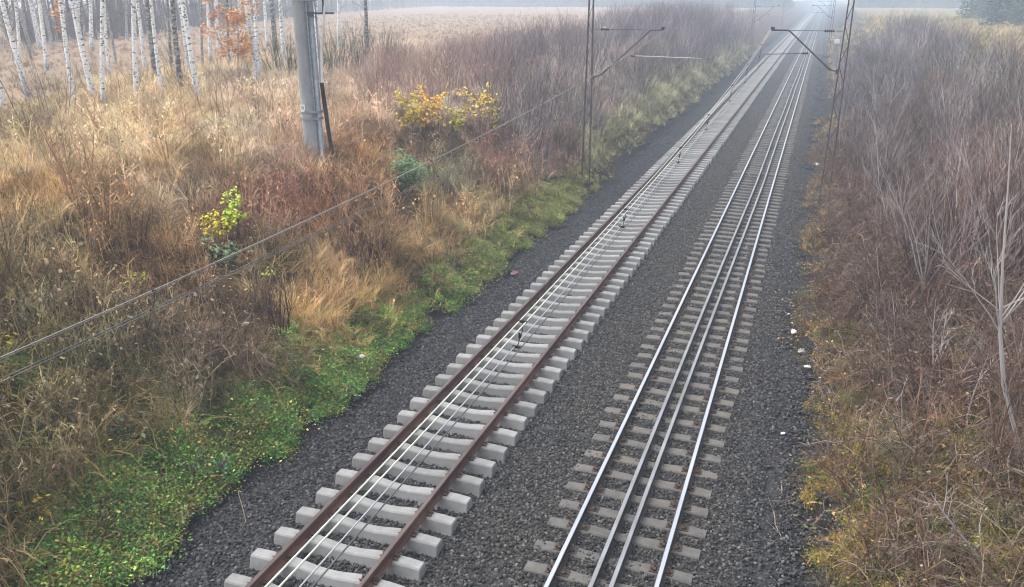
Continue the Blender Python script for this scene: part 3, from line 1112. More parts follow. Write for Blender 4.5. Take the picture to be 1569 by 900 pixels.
# ------------------------------------------------------------------ concrete pole
pb = on_ground(480, 243)
pl = empty('concrete_pole', tuple(pb), PS)
tag(pl, 'thick grey concrete utility pole with duct and black conduit on the bank', 'pole')
MB().tube([(0, 0, -0.4), (0, 0, 0.0), (0, 0, 9.0)], [0.235, 0.235, 0.215], 20).build('shaft', M['pole'], pl, True)
MB().tube([(0.30, -0.06, -0.1), (0.30, -0.06, 8.9)], 0.085, 10).build('cable_duct', M['pole_metal'], pl, True)
b = MB()
for k in range(46):
    b.box(0.22, -0.20, 1.4 + k * 0.16, 0.05, 0.03, 0.07)
b.tube([(0.22, -0.185, 1.0), (0.22, -0.185, 8.9)], 0.018, 6)
b.build('step_chain', M['pole_metal'], pl)
for nm, z in (('strap', 1.17), ('strap', 1.37), ('strap', 4.55), ('strap', 4.75)):
    s = MB()
    for k in range(24):
        a0, a1 = 2 * math.pi * k / 24, 2 * math.pi * (k + 1) / 24
        def ell(a_, o):
            r0 = 0.242 + o
            x_ = r0 * c_(a_)
            return (x_ + (0.16 if c_(a_) > 0 else 0) * c_(a_) ** 0.5 if c_(a_) > 0 else x_, r0 * s_(a_) - (0.0))
        vs = []
        for a_ in (a0, a1):
            for o_ in (0, 0.02):
                for zz in (z, z + 0.07):
                    x_, y_ = ell(a_, o_)
                    vs.append((x_, y_, zz))
        s.add(vs, [(0, 1, 5, 4), (2, 6, 7, 3), (1, 3, 7, 5), (0, 4, 6, 2)])
    s.build(nm, M['pole_metal'], pl)
MB().tube([(0.46, -0.05, 2.25), (0.50, -0.05, 1.6), (0.56, -0.06, 0.7), (0.64, -0.08, -0.1)], 0.062, 10).build('conduit', M['black_pvc'], pl, True)
MB().tube([(0.46, -0.05, 2.2), (0.53, -0.06, 3.2), (0.68, -0.06, 4.1), (0.80, -0.06, 4.75), (0.84, -0.06, 5.4)], 0.035, 8).build('pale_cable', M['pale_cable'], pl, True)
MB().tube([(0.44, -0.04, 2.2), (0.45, -0.04, 4.0), (0.42, -0.04, 6.0), (0.40, 0, 8.5)], 0.025, 8).build('grey_cable', M['pole_metal'], pl, True)
bm_ = MB()
bm_.box(0.62, -0.05, 4.22, 0.72, 0.05, 0.05)
bm_.box(0.33, -0.17, 4.2, 0.16, 0.12, 0.14)
bm_.tube([(0.72, -0.05, 4.25), (0.60, -0.05, 5.6)], 0.02, 6)
bm_.tube([(0.66, -0.05, 4.25), (0.70, -0.05, 5.6)], 0.02, 6)
bm_.build('bracket', M['tube_steel'], pl)
pp_ = MB()
pp_.box(-0.13, -0.235, 1.52, 0.13, 0.012, 0.21)
pt = pp_.build('number_plate', M['white'], pl)
MB().box(-0.215, -0.222, 1.50, 0.05, 0.010, 0.16).build('yellow_tab', M['plate_yellow'], pl)
# the digit on the plate: a ring
dg = MB()
for k in range(14):
    a0, a1 = 2 * math.pi * k / 14, 2 * math.pi * (k + 1) / 14
    vs = [(-0.13 + rx * c_(a), -0.2425, 1.54 + rx * 1.6 * s_(a)) for a in (a0, a1) for rx in (0.018, 0.034)]
    dg.add(vs, [(0, 1, 3, 2)])
dg.build('digit', M['black'], pt)

# grey trackside post further up by the right mast
z_ = float(gz(1.55, 98.0))
po = empty('trackside_post', (1.55, 98.0, z_))
tag(po, 'hazy olive grey square post with a pale cap beside the right mast', 'post')
MB().box(0, 0, 1.25, 0.42, 0.42, 2.7).build('shaft', M['post'], po)
MB().box(0, 0, 2.85, 0.55, 0.5, 0.42).build('cap', M['insul_white'], po)

# ------------------------------------------------------------------ birches
def birch(bx, by, tx, ty, wpx, label, mat='birch', height=9.0, twigs=True, group='birch trunks by the field'):
    base = on_ground(bx, by)
    d = float((base - CP) @ FW)
    # lean taken from how far the trunk drifts sideways against a true vertical
    up_top = base + np.array((0, 0, 4.0))
    u0, v0, _ = project(base)
    u1, v1, _ = project(up_top)
    want = (tx - bx) / max(1.0, (by - ty)) * (v0 - v1)
    lean = (want - (u1 - u0)) * d / FPX / 4.0
    r = max(0.04, wpx * d / FPX / 2.0)
    root = empty('birch_tree', tuple(base))
    tag(root, label, 'birch', group)
    k = rnd(0, 6)
    pts = []
    nseg = 9
    for i in range(nseg + 1):
        t = i / nseg
        off = lean * height * t + 0.07 * s_(t * 5 + k) - 0.07 * s_(k)
        pts.append(np.array((RT[0] * off, RT[1] * off, height * t - 0.15 * (i == 0))))
    rr = [r * (1.25 if i == 0 else 1.08 - 0.62 * i / nseg) for i in range(nseg + 1)]
    MB().tube(pts, rr, 9).build('trunk', M[mat], root, True)
    if twigs:
        cr = MB()
        for j in range(R_.randint(9, 14)):
            t = rnd(0.28, 0.98)
            i = min(int(t * nseg), nseg - 1)
            p = pts[i] + (pts[i + 1] - pts[i]) * (t * nseg - i)
            a, el = rnd(0, 6.28), rnd(0.2, 1.0)
            branchy(cr, p, (c_(a) * c_(el), s_(a) * c_(el), s_(el)), rnd(0.7, 2.0), 0.014, 1, 0.6, 3, 0.02, None, 4, (3, 6))
        cr.build('branches', M['twig'], root)
    return root


BIR = [(10, 185, -2, 128, 8, 'thick white birch trunk leaning out at the left edge of the grove', 'birch'),
       (43, 148, 6, 0, 8, 'slanting pale birch behind the one at the left edge', 'birch'),
       (49, 80, 24, 0, 5, 'thin grey birch slanting left in the far part of the grove', 'grey_bark'),
       (62, 75, 46, 0, 7, 'pale birch among the far thin trunks, its foot near the field edge', 'birch'),
       (47, 90, 36, 10, 4, 'slender dusky trunk between two slanting birches', 'grey_bark'),
       (80, 70, 67, 0, 5, 'slender greyish birch right of the far pale one', 'grey_bark'),
       (92, 62, 82, 0, 5, 'thin far birch with a dull stem close to the field edge', 'grey_bark'),
       (115, 166, 96, 0, 7, 'birch with orange leaf tuft hanging beside its upper stem', 'birch'),
       (145, 158, 114, 0, 9, 'bright white birch slanting left, with bold black marks', 'birch'),
       (158, 168, 153, 0, 7, 'straight slim birch just right of the bright slanting one', 'birch'),
       (178, 100, 165, 20, 4, 'thin twisting trunk behind the slim straight birch', 'grey_bark'),
       (194, 62, 191, 0, 4, 'distant thin birch at the edge of the field', 'grey_bark'),
       (210, 157, 199, 0, 8, 'white birch standing alone midway along the grove', 'birch'),
       (239, 127, 221, 0, 8, 'dark barked birch with a blackened foot', 'dark_bark'),
       (250, 153, 230, 0, 6, 'slim pale birch crossing in front of the dark barked one', 'birch'),
       (278, 144, 267, 0, 8, 'mottled birch with a dark stump like foot', 'dark_bark'),
       (291, 118, 281, 20, 6, 'pale birch half hidden behind the stout twin stems', 'birch'),
       (303, 155, 284, 0, 9, 'stout white birch right of the mottled one', 'birch'),
       (311, 110, 306, 0, 4, 'faint thin birch far behind the stout white one', 'grey_bark'),
       (397, 126, 381, 0, 10, 'thickest white birch, standing left of the concrete pole', 'birch'),
       (399, 112, 389, 0, 6, 'second stem close behind the thickest white birch', 'birch'),
       (424, 95, 413, 0, 8, 'speckled birch between the thickest birch and the pole', 'dark_bark'),
       (437, 110, 432, 0, 7, 'slim birch just left of the concrete pole', 'birch'),
       (488, 122, 482, 0, 7, 'white birch stem seen right behind the concrete pole', 'birch'),
       (520, 80, 518, 0, 5, 'far pale birch right of the concrete pole', 'birch'),
       (563, 108, 557, 0, 6, 'lone speckled birch rising from the dark green broom', 'dark_bark'),
       (614, 13, 613, 0, 3, 'dark bare trunk at the far end of the field, first of two', 'grey_bark'),
       (629, 11, 628, 0, 3, 'dark bare trunk at the far end of the field, second of two', 'grey_bark')]
for i, (bx, by, tx) in enumerate(((22, 96, 12), (33, 118, 20), (72, 108, 60), (128, 92, 122), (168, 118, 160), (222, 112, 212), (264, 108, 258), (322, 96, 316), (336, 84, 332),
                                 (352, 104, 346), (372, 82, 368), (140, 76, 136), (236, 78, 232), (410, 72, 407), (464, 96, 460))):
    BIR.append((bx, by, tx, 0, 4 + i % 3, 'slim nondescript birch trunk deep in the grove, one of many alike', 'birch' if i % 3 else 'dark_bark'))
for bx, by, tx, ty, w, lab, mt in BIR:
    birch(bx, by, tx, ty, w, lab, mt, 9.0 if by > 60 else 10)

# ------------------------------------------------------------------ individual plants
EXC = []


def leafy(name, px, py, h, w, cols, label, cat, nleaf=500, leaf=0.05, stems=7, drop=0.0, lo=0.35):
    base = on_ground(px, py)
    d_ = float((base - CP) @ FW)
    EXC.append((px, py + 0.35 * FPX / d_, 0.45 * w * FPX / d_ + 6, 0.75 * FPX / d_))
    root = empty(name, tuple(base))
    tag(root, label, cat)
    st = MB()
    tips = []
    for i in range(stems):
        a, le = rnd(0, 6.28), rnd(0.05, 0.45) * w / h * 2
        p = np.array((R_.gauss(0, .08), R_.gauss(0, .08), -0.05))
        dd = np.array((c_(a) * s_(le), s_(a) * s_(le), c_(le)))
        L = h * rnd(0.7, 1.0)
        pts = [p + dd * L * t + np.array((0, 0, -drop * t * t)) for t in np.linspace(0, 1, 6)]
        st.tube(pts, [0.012 * (1 - .75 * t) for t in np.linspace(0, 1, 6)], 4, 0, False, R_.random())
        for j in range(5):
            t = rnd(lo, 1)
            q = p + dd * L * t
            a2 = rnd(0, 6.28)
            e = q + np.array((c_(a2), s_(a2), 0.6)) * rnd(0.15, 0.35) * w
            st.tube([q, e], [0.005, 0.002], 3, 0, False, R_.random())
            tips += [(q, e)]
    st.build('stems', M['twig'], root)
    lf = MB()
    for i in range(nleaf):
        q, e = R_.choice(tips)
        p = q + (e - q) * rnd(0.1, 1.15) + np.array((R_.gauss(0, .05), R_.gauss(0, .05), R_.gauss(0, .06))) * w
        az, l = rnd(0, 6.28), leaf * rnd(0.6, 1.2)
        t = np.array((c_(az), s_(az), -rnd(0.1, 0.9)))
        u_ = np.array((-s_(az), c_(az), rnd(-.4, .4)))
        lf.add([p, p + t * l * .5 + u_ * l * .38, p + t * l, p + t * l * .5 - u_ * l * .38], [(0, 1, 2, 3)], 0, min(1, max(0, R_.gauss(0.5, 0.3))))
    lf.build('foliage', plantmat(name + '_leaf_colour', lin(cols[0]), lin(cols[1])), root)
    return root


Y1, Y2 = (176, 150, 40), (232, 200, 70)
leafy('yellow_bush', 628, 218, 2.1, 1.4, ((150, 135, 45), (225, 195, 70)), 'bush with yellow and olive leaves left of the orange tinted one', 'bush', 420, 0.13)
leafy('yellow_bush', 662, 214, 2.1, 1.3, ((190, 140, 45), (235, 190, 80)), 'bush with orange yellow leaves between two yellow bushes', 'bush', 440, 0.13)
leafy('yellow_bush', 700, 215, 1.5, 0.7, ((150, 140, 40), (215, 200, 70)), 'narrow yellow green bush right of the orange tinted one', 'bush', 240, 0.12)
leafy('yellow_bush', 728, 204, 2.1, 1.5, ((185, 150, 60), (230, 200, 95)), 'pale yellow bush at the edge of the purple thicket', 'bush', 440, 0.13)
leafy('yellow_bush', 755, 208, 1.3, 0.6, ((160, 145, 50), (215, 190, 80)), 'small yellow sprig bush against the purple thicket', 'bush', 110, 0.12)
leafy('green_shrub', 628, 300, 1.5, 1.1, ((84, 112, 72), (142, 168, 118)), 'dense bluish green shrub below the yellow bushes', 'shrub', 2600, 0.085, 16, 0, 0.1)
leafy('lime_sapling', 368, 388, 1.6, 0.6, ((140, 165, 40), (200, 215, 90)), 'drooping lime green sapling crown on the reddish bank', 'sapling', 620, 0.09, 5, 0.1, 0.6)
leafy('lime_sapling', 335, 394, 1.15, 0.65, ((190, 180, 40), (235, 220, 80)), 'bright yellow leaved sapling left of the lime one', 'sapling', 420, 0.08, 5, 0.05, 0.5)
leafy('grey_green_bush', 345, 412, 0.95, 0.9, ((90, 120, 85), (150, 170, 120)), 'grey green leafy bush under the yellow and lime saplings', 'bush', 330, 0.08, 7, 0, 0.2)
leafy('lime_sapling', 211, 447, 0.55, 0.4, ((150, 165, 40), (205, 210, 80)), 'small lime yellow sprout among dry grass', 'sapling', 70, 0.09, 3, 0, 0.5)
leafy('lime_sapling', 413, 440, 0.7, 0.5, ((140, 155, 60), (195, 200, 100)), 'pale green sprout above the dark upright stems', 'sapling', 80, 0.09, 3, 0, 0.5)
leafy('yellow_sprout', 5, 548, 0.7, 0.5, ((190, 175, 50), (225, 205, 70)), 'yellow leaved sprout under the wires at the left edge', 'sprout', 60, 0.12, 3, 0, 0.4)
leafy('yellow_sprout', 48, 606, 0.45, 0.5, ((170, 165, 60), (215, 200, 80)), 'yellow leaved sprout below the wires, small and flat', 'sprout', 35, 0.11, 3, 0, 0.3)
leafy('yellow_sprout', 48, 798, 0.5, 0.5, ((195, 165, 35), (225, 195, 60)), 'yellow leaved sprout in the brown litter by the bottom corner', 'sprout', 40, 0.10, 3, 0, 0.4)
leafy('mint_green_plant', 178, 680, 0.5, 0.7, ((95, 135, 110), (150, 185, 160)), 'mint green leafy plant among dark weeds', 'plant', 90, 0.09, 5, 0, 0.2)
leafy('mint_green_plant', 332, 740, 0.7, 0.5, ((70, 110, 80), (115, 150, 115)), 'feathery blue green plant standing in the bright green strip', 'plant', 240, 0.05, 7, 0, 0.2)
leafy('green_sprout', 100, 868, 0.45, 0.4, ((120, 165, 40), (175, 205, 80)), 'bright lime sprout at the lower left of the green strip', 'sprout', 60, 0.07, 4, 0, 0.3)
leafy('orange_sapling', 365, 128, 5.2, 2.4, ((175, 115, 55), (225, 165, 90)), 'sapling with orange brown leaves beside the thickest birch', 'sapling', 2100, 0.14, 6, 0, 0.3)
leafy('yellow_sapling', 392, 118, 3.0, 1.3, ((205, 150, 50), (235, 190, 90)), 'thin sapling with amber leaves at the foot of the thickest birch', 'sapling', 420, 0.15, 4, 0, 0.3)
leafy('orange_sapling', 107, 120, 5.2, 0.9, ((190, 125, 60), (225, 165, 85)), 'orange leaved twig tree beside the birch with black marks', 'sapling', 260, 0.15, 3, 0, 0.6)


def bare(name, px, py, h, stems, cols, label, cat, r=0.011, lean=0.3, base=0.2, kids=(4, 7), depth=2, spread=0.4, group=None):
    p = on_ground(px, py)
    d_ = float((p - CP) @ FW)
    EXC.append((px, py + 0.25 * FPX / d_, 0.35 * FPX / d_, 0.6 * FPX / d_))
    o = shrub_mb(h, stems, r * 1.4, spread, lean, depth, base, kids).build(name, plantmat(name + '_bark', lin(cols[0]), lin(cols[1])), None, False, tuple(p))
    o.rotation_euler = (0, 0, rnd(0, 6.28))
    return tag(o, label, cat, group)


bare('bare_shrub', 428, 515, 1.35, 13, ((58, 42, 38), (92, 70, 58)), 'clump of dark upright bare stems left of the golden grass', 'shrub', 0.012, 0.3, 0.16)
bare('bare_shrub', 122, 318, 2.6, 9, ((125, 95, 75), (165, 130, 105)), 'tall fan of tan bare shoots on the pale grass', 'shrub', 0.012, 0.28, 0.25)
bare('bare_shrub', 215, 400, 1.5, 5, ((70, 52, 44), (100, 76, 62)), 'dark bare stems rising above the brown bank', 'shrub', 0.013, 0.2, 0.1)
bare('bare_shrub', 80, 190, 3.2, 10, ((95, 80, 70), (135, 118, 105)), 'grey bare shrub at the foot of the left birches', 'shrub', 0.014, 0.35, 0.4)
bare('bare_shrub', 345, 190, 2.2, 8, ((115, 90, 78), (150, 122, 105)), 'brown bare shrub midway between stout birch and pole', 'shrub', 0.012, 0.3, 0.3)
bare('bare_shrub', 400, 200, 2.0, 8, ((120, 92, 82), (155, 125, 110)), 'reddish bare shrub just left of the concrete pole', 'shrub', 0.012, 0.3, 0.3)
bare('bare_shrub', 262, 125, 3.0, 10, ((85, 74, 68), (120, 106, 98)), 'dark bare shrub behind the slim pale birch', 'shrub', 0.014, 0.3, 0.3)
bare('bare_shrub', 20, 520, 2.6, 12, ((85, 68, 52), (120, 98, 74)), 'brown bare shoots at the left edge above the wires', 'shrub', 0.012, 0.15, 0.35)
bare('bare_shrub', 690, 300, 1.3, 14, ((118, 108, 96), (150, 142, 128)), 'grey green upright stems right of the bluish green shrub', 'shrub', 0.010, 0.2, 0.35)
bare('bare_shrub', 558, 398, 1.05, 40, ((58, 32, 32), (92, 52, 48)), 'low dark maroon bramble heap on the bank above golden grass', 'shrub', 0.009, 0.9, 0.4)
bare('broom_shrub', 505, 118, 3.0, 60, ((48, 58, 42), (72, 82, 58)), 'dark green broom shrub right of the concrete pole', 'shrub', 0.013, 0.35, 0.9, (3, 5), 1)
bare('broom_shrub', 545, 112, 3.3, 60, ((44, 55, 40), (68, 80, 58)), 'dark green broom shrub around the lone speckled birch', 'shrub', 0.013, 0.35, 0.9, (3, 5), 1)
bare('broom_shrub', 585, 105, 2.6, 60, ((54, 62, 46), (80, 86, 62)), 'olive broom shrub right of the lone speckled birch', 'shrub', 0.013, 0.35, 0.9, (3, 5), 1)
bare('broom_shrub', 445, 118, 2.8, 60, ((50, 60, 46), (76, 82, 64)), 'dark green broom shrub half behind the concrete pole', 'shrub', 0.013, 0.3, 0.8, (3, 5), 1)

for i, (x, y) in enumerate(((30, 140), (60, 150), (135, 140), (185, 150), (225, 145), (275, 150), (320, 140), (365, 150), (150, 118), (290, 118), (340, 112))):
    p = on_ground(x, y)
    o = shrub_mb(rnd(1.4, 2.4), R_.randint(6, 10), 0.014, 0.45, 0.4, 2, 0.3, (3, 6)).build('bare_shrub', plantmat('undergrowth_bark', lin(88, 72, 62), lin(128, 108, 94)), None, False, tuple(p))
    tag(o, 'brown leafless shrub in the undergrowth between the birch trunks', 'shrub', 'shrubs among the birches')
# right bank: pale saplings that stand out of the thicket
sp = on_ground(1566, 735)
sap = empty('pale_sapling', tuple(sp))
tag(sap, 'tall pale grey sapling forking in mid height at the right edge', 'sapling')
tr = MB()
pts = [np.array((0, 0, -0.1))] + [at_fwd(x, y, sp) - sp for x, y in ((1557, 665), (1538, 590), (1532, 505), (1537, 395), (1545, 280), (1550, 190))]
tr.tube(pts, [0.038, 0.034, 0.031, 0.024, 0.016, 0.010, 0.005], 8, 0, False, 0.6)
tr.build('trunk', M['bark_pale'], sap, True)
br = MB()
for k, (dx, dy, dz, L) in enumerate(((-0.7, 0.1, 0.9, 1.5), (-0.45, -0.2, 1, 1.6), (0.5, 0.1, 0.9, 1.6), (0.75, 0.2, 0.8, 1.3), (0.25, -0.3, 1, 1.8), (-0.2, 0.3, 1, 1.5), (-0.9, 0, 0.55, 1.1), (0.8, -0.2, 0.5, 1.0))):
    q = pts[3] + (pts[4] - pts[3]) * (0.05 * k - 0.05)
    v_ = RT * dx + np.array((FW[0], FW[1], 0)) * dy + np.array((0, 0, dz))
    branchy(br, q, v_ / np.linalg.norm(v_), L, 0.012, 2, 0.4, 4, 0.1, 0.5, 5, (4, 6))
br.build('branches', M['bark_pale'], sap)

STEMS = [((1440, 600), (1400, 500), 0.022, 'pale leaning bare stem left of the forked sapling'),
         ((1437, 590), (1443, 487), 0.020, 'upright pale thin stem beside the leaning one'),
         ((1382, 690), (1387, 606), 0.016, 'short upright pale stem where the thicket meets the grass'),
         ((1520, 880), (1450, 762), 0.026, 'thick pale leaning stem low on the right bank'),
         ((1392, 640), (1366, 545), 0.016, 'slender pale stem leaning towards the tracks above the green tuft'),
         ((1480, 660), (1500, 540), 0.018, 'thin grey stem rising behind the forked sapling'),
         ((1350, 470), (1365, 380), 0.018, 'pale stem at the inner edge of the reddish thicket')]
for (bx, by), (tx, ty), r, lab in STEMS:
    p = on_ground(bx, by)
    o = MB()
    tip = at_fwd(tx, ty, p) - p
    L = float(np.linalg.norm(tip))
    branchy(o, np.array((0, 0, -0.05)), tip / L, L * 1.1, r, 2, 0.5, 5, 0.03, 0.6, 5, (4, 7))
    tag(o.build('bare_sapling', M['bark_pale'], None, False, tuple(p)), lab, 'sapling', 'pale bare stems on the right bank')

FALL = [([(1276, 713), (1316, 773), (1380, 813), (1446, 883)], 0.018, 'long pale fallen branch snaking down the right bank'),
        ([(1319, 650), (1350, 682)], 0.013, 'short pale fallen stick near the top of the grass patch'),
        ([(1183, 752), (1184, 800), (1200, 842)], 0.013, 'dark curved stick lying on the ballast by the polished track'),
        ([(1194, 748), (1201, 775)], 0.014, 'short straight stick beside the curved one on the ballast'),
        ([(1150, 850), (1185, 860)], 0.010, 'thin stick lying crosswise low on the ballast'),
        ([(1262, 545), (1275, 562)], 0.014, 'short pale stick beside the green tuft by the ballast'),
        ([(1290, 800), (1340, 840), (1400, 868)], 0.010, 'thin grey fallen twig in the olive grass'),
        ([(1400, 755), (1470, 800), (1530, 820)], 0.012, 'grey fallen branch under the thick leaning stem')]
for ps_, r, lab in FALL:
    P = [on_ground(*q) + (0, 0, 0.06) for q in ps_]
    o = MB()
    pts = []
    for i in range(len(P) - 1):
        for t in (0, 0.33, 0.66):
            pts.append(P[i] + (P[i + 1] - P[i]) * t + np.array((R_.gauss(0, .02), R_.gauss(0, .02), rnd(0, .04))))
    pts.append(P[-1])
    o.tube([p - P[0] for p in pts], [r * (1 - 0.6 * i / len(pts)) for i in range(len(pts))], 5, 0, True, 0.6)
    for j in range(5):
        i = R_.randrange(1, len(pts))
        e = pts[i] + np.array((R_.gauss(0, .25), R_.gauss(0, .25), rnd(0, .12)))
        o.tube([pts[i] - P[0], e - P[0]], [r * .4, r * .15], 3, 0, False, 0.5)
    tag(o.build('fallen_branch', M['twig_dead'], None, False, tuple(P[0])), lab, 'branch', 'fallen branches')

p0 = on_ground(379, 808)
o = MB()
o.tube([(0, 0, -0.05), RT * -0.03 + (0, 0, .35), RT * -0.07 + (0, 0, .65), RT * -0.06 + (0, 0, .72), RT * -0.02 + (0, 0, .70)], [0.008, 0.007, 0.006, 0.007, 0.004], 5, 0, True, 0.7)
tag(o.build('dead_stalk', M['stalk'], None, False, tuple(p0)), 'single dry straw coloured stalk standing in the ballast edge', 'stalk')

# ------------------------------------------------------------------ litter
def crumple(px, py, s, mat, label, flat=0.45, nm='litter_scrap'):
    p = on_ground(px, py)
    p[2] = max(p[2], 0.0)
    if px < 600:      # lies on top of the leaves
        d_ = float((p - CP) @ FW)
        EXC.append((px, py + 0.15 * FPX / d_, 0.3 * FPX / d_, 0.45 * FPX / d_))
        p[2] += 0.10
    mb = MB()
    n1, n2 = 7, 9
    vs, fs = [], []
    for i in range(n1 + 1):
        for j in range(n2):
            a, b_ = math.pi * i / n1, 2 * math.pi * j / n2
            q = rnd(0.65, 1.15)
            vs.append((s * q * s_(a) * c_(b_), s * 0.7 * q * s_(a) * s_(b_), s * flat * q * c_(a) + s * flat * 0.7))
    for i in range(n1):
        for j in range(n2):
            fs.append((i * n2 + j, i * n2 + (j + 1) % n2, (i + 1) * n2 + (j + 1) % n2, (i + 1) * n2 + j))
    mb.add(vs, fs)
    o = mb.build(nm, M[mat], None, False, (p[0], p[1], p[2] + 0.03))
    o.rotation_euler = (rnd(-.2, .2), rnd(-.2, .2), rnd(0, 6.28))
    return tag(o, label, 'litter')


crumple(553, 556, 0.11, 'white', 'white scrap lying in the bright green strip', 0.35)
crumple(378, 508, 0.10, 'white', 'white scrap among the dark purple weeds', 0.4)
crumple(1215, 516, 0.11, 'white', 'roundish white scrap at the ballast edge', 0.5)
crumple(1236, 570, 0.10, 'white', 'flat white scrap below the grey rubbish at the ballast edge', 0.25)
crumple(1228, 547, 0.14, 'grey_litter', 'grey rubbish beside the ballast, left of the green tuft', 0.4)
crumple(1246, 541, 0.09, 'grey_litter', 'small grey scrap touching the rubbish by the ballast', 0.3)
crumple(1198, 678, 0.05, 'white', 'tiny white scrap on the ballast below the others', 0.4)
crumple(1208, 488, 0.05, 'white', 'tiny white scrap at the ballast edge above the round one', 0.4)
crumple(788, 428, 0.16, 'red_rag', 'faded red rag on the ballast left of the rusty track', 0.18)
crumple(886, 296, 0.13, 'white', 'white scrap at the foot of the left lattice mast', 0.5)
crumple(1252, 255, 0.15, 'insul_white', 'pale scrap beside the right lattice mast', 0.5)
crumple(1332, 505, 0.12, 'grey_litter', 'pale grey scrap on the right bank above the grass tuft', 0.5)

# ------------------------------------------------------------------ vegetation cover
BL = [(100, 230, 90, 168, 140, 106), (250, 235, 90, 176, 146, 114), (380, 190, 70, 172, 146, 124), (330, 290, 55, 152, 120, 94), (430, 310, 55, 140, 94, 74), (520, 300, 45, 152, 108, 70),
      (560, 250, 45, 166, 122, 76), (450, 225, 50, 165, 132, 110), (60, 300, 60, 165, 130, 84), (160, 330, 50, 152, 112, 76), (60, 400, 50, 112, 92, 62), (200, 400, 50, 124, 96, 66),
      (280, 400, 45, 134, 98, 66), (330, 345, 40, 138, 94, 68), (100, 480, 55, 106, 88, 62), (160, 440, 40, 146, 110, 68), (300, 480, 50, 118, 92, 66), (330, 540, 50, 96, 76, 66),
      (400, 560, 45, 88, 72, 62), (440, 410, 40, 120, 96, 70), (500, 430, 45, 172, 132, 86), (500, 510, 50, 190, 144, 82), (560, 400, 35, 122, 84, 60), (600, 420, 40, 140, 110, 60),
      (560, 480, 40, 176, 140, 68), (640, 380, 40, 168, 132, 86), (700, 330, 40, 172, 136, 90), (770, 320, 40, 150, 126, 84), (620, 330, 40, 150, 116, 76), (760, 260, 40, 124, 84, 74),
      (820, 240, 40, 118, 92, 84), (690, 280, 35, 132, 122, 96), (100, 600, 55, 96, 84, 56), (250, 600, 50, 102, 84, 70), (100, 690, 50, 92, 76, 52), (210, 650, 45, 96, 80, 58),
      (50, 760, 50, 86, 72, 50), (50, 860, 50, 88, 74, 54), (600, 150, 60, 170, 142, 130), (680, 110, 60, 172, 148, 138), (560, 190, 40, 160, 128, 104), (650, 230, 40, 128, 100, 74),
      (880, 320, 30, 128, 126, 84), (950, 250, 35, 132, 128, 92), (1040, 170, 40, 138, 132, 102), (850, 120, 60, 150, 130, 124), (200, 170, 60, 168, 142, 108), (60, 190, 50, 140, 122, 94)]
BLA = np.array(BL, float)
BLC = np.array([lin(*b[3:]) for b in BL])


def zone_color(u, v):
    d2 = ((u[:, None] - BLA[None, :, 0]) ** 2 + (v[:, None] - BLA[None, :, 1]) ** 2) / BLA[None, :, 2] ** 2
    w = np.exp(-d2 * 1.2) + 1e-6 / (1 + d2)
    w = w ** 1.3
    c = (w @ BLC) / w.sum(1, keepdims=True)
    m_ = c.mean(1, keepdims=True)
    return c * np.array([[1.02, 1.06, 0.86]]) * (1.08 + 0.95 * np.clip((0.16 - m_) / 0.10, 0, 1))


GRN = np.array([(500, 600, 62), (430, 645, 55), (370, 680, 50), (300, 720, 70), (200, 770, 65), (150, 850, 85), (260, 830, 50), (560, 560, 45), (640, 500, 36), (700, 455, 38), (760, 400, 42),
                (830, 350, 40), (330, 790, 40), (20, 690, 40), (220, 890, 60), (880, 315, 30)], float)


def green_w(u, v):
    d2 = ((u[:, None] - GRN[None, :, 0]) ** 2 + (v[:, None] - GRN[None, :, 1]) ** 2) / GRN[None, :, 2] ** 2
    return np.clip(np.exp(-d2 * 0.9).sum(1), 0, 1.3)


def cand(n, x0, x1, y0, y1, pad=170):
    X, Y = NP.uniform(x0, x1, n), NP.uniform(y0, y1, n)
    Z = gz(X, Y)
    P = np.column_stack([X, Y, Z])
    u, v, d = project(P)
    k = (u > -pad) & (u < W0 + pad) & (v < H0 + pad) & (v > -60) & (d > 3)
    return P[k], u[k], v[k], d[k]


def clear(u, v):
    E = np.array(EXC)
    q = ((u[:, None] - E[None, :, 0]) / E[None, :, 2]) ** 2 + ((v[:, None] - E[None, :, 1]) / E[None, :, 3]) ** 2
    return (q > 1).all(1) | (NP.random(len(u)) < 0.12)


def rots(n, tilt=0.12):
    return np.column_stack([NP.normal(0, tilt, n), NP.normal(0, tilt, n), NP.uniform(0, 6.28, n)])


def patch(X, Y, s, k=0):
    return 0.5 + 0.25 * (np.sin(X * s + 1.7 * np.sin(Y * s * .8 + k)) + np.sin(Y * s * 1.3 + 1.5 * np.sin(X * s * .7 + k + 1)))


def vary(c, n, amt=0.18):
    return np.clip(c * NP.normal(1, amt, (n, 1)) * NP.normal(1, 0.05, (n, 3)), 0.004, 0.9)


toeL = lambda Y: -9.0 - (0.16 * np.sin(Y * 0.8) + 0.12 * np.sin(Y * 2.1 + 1))
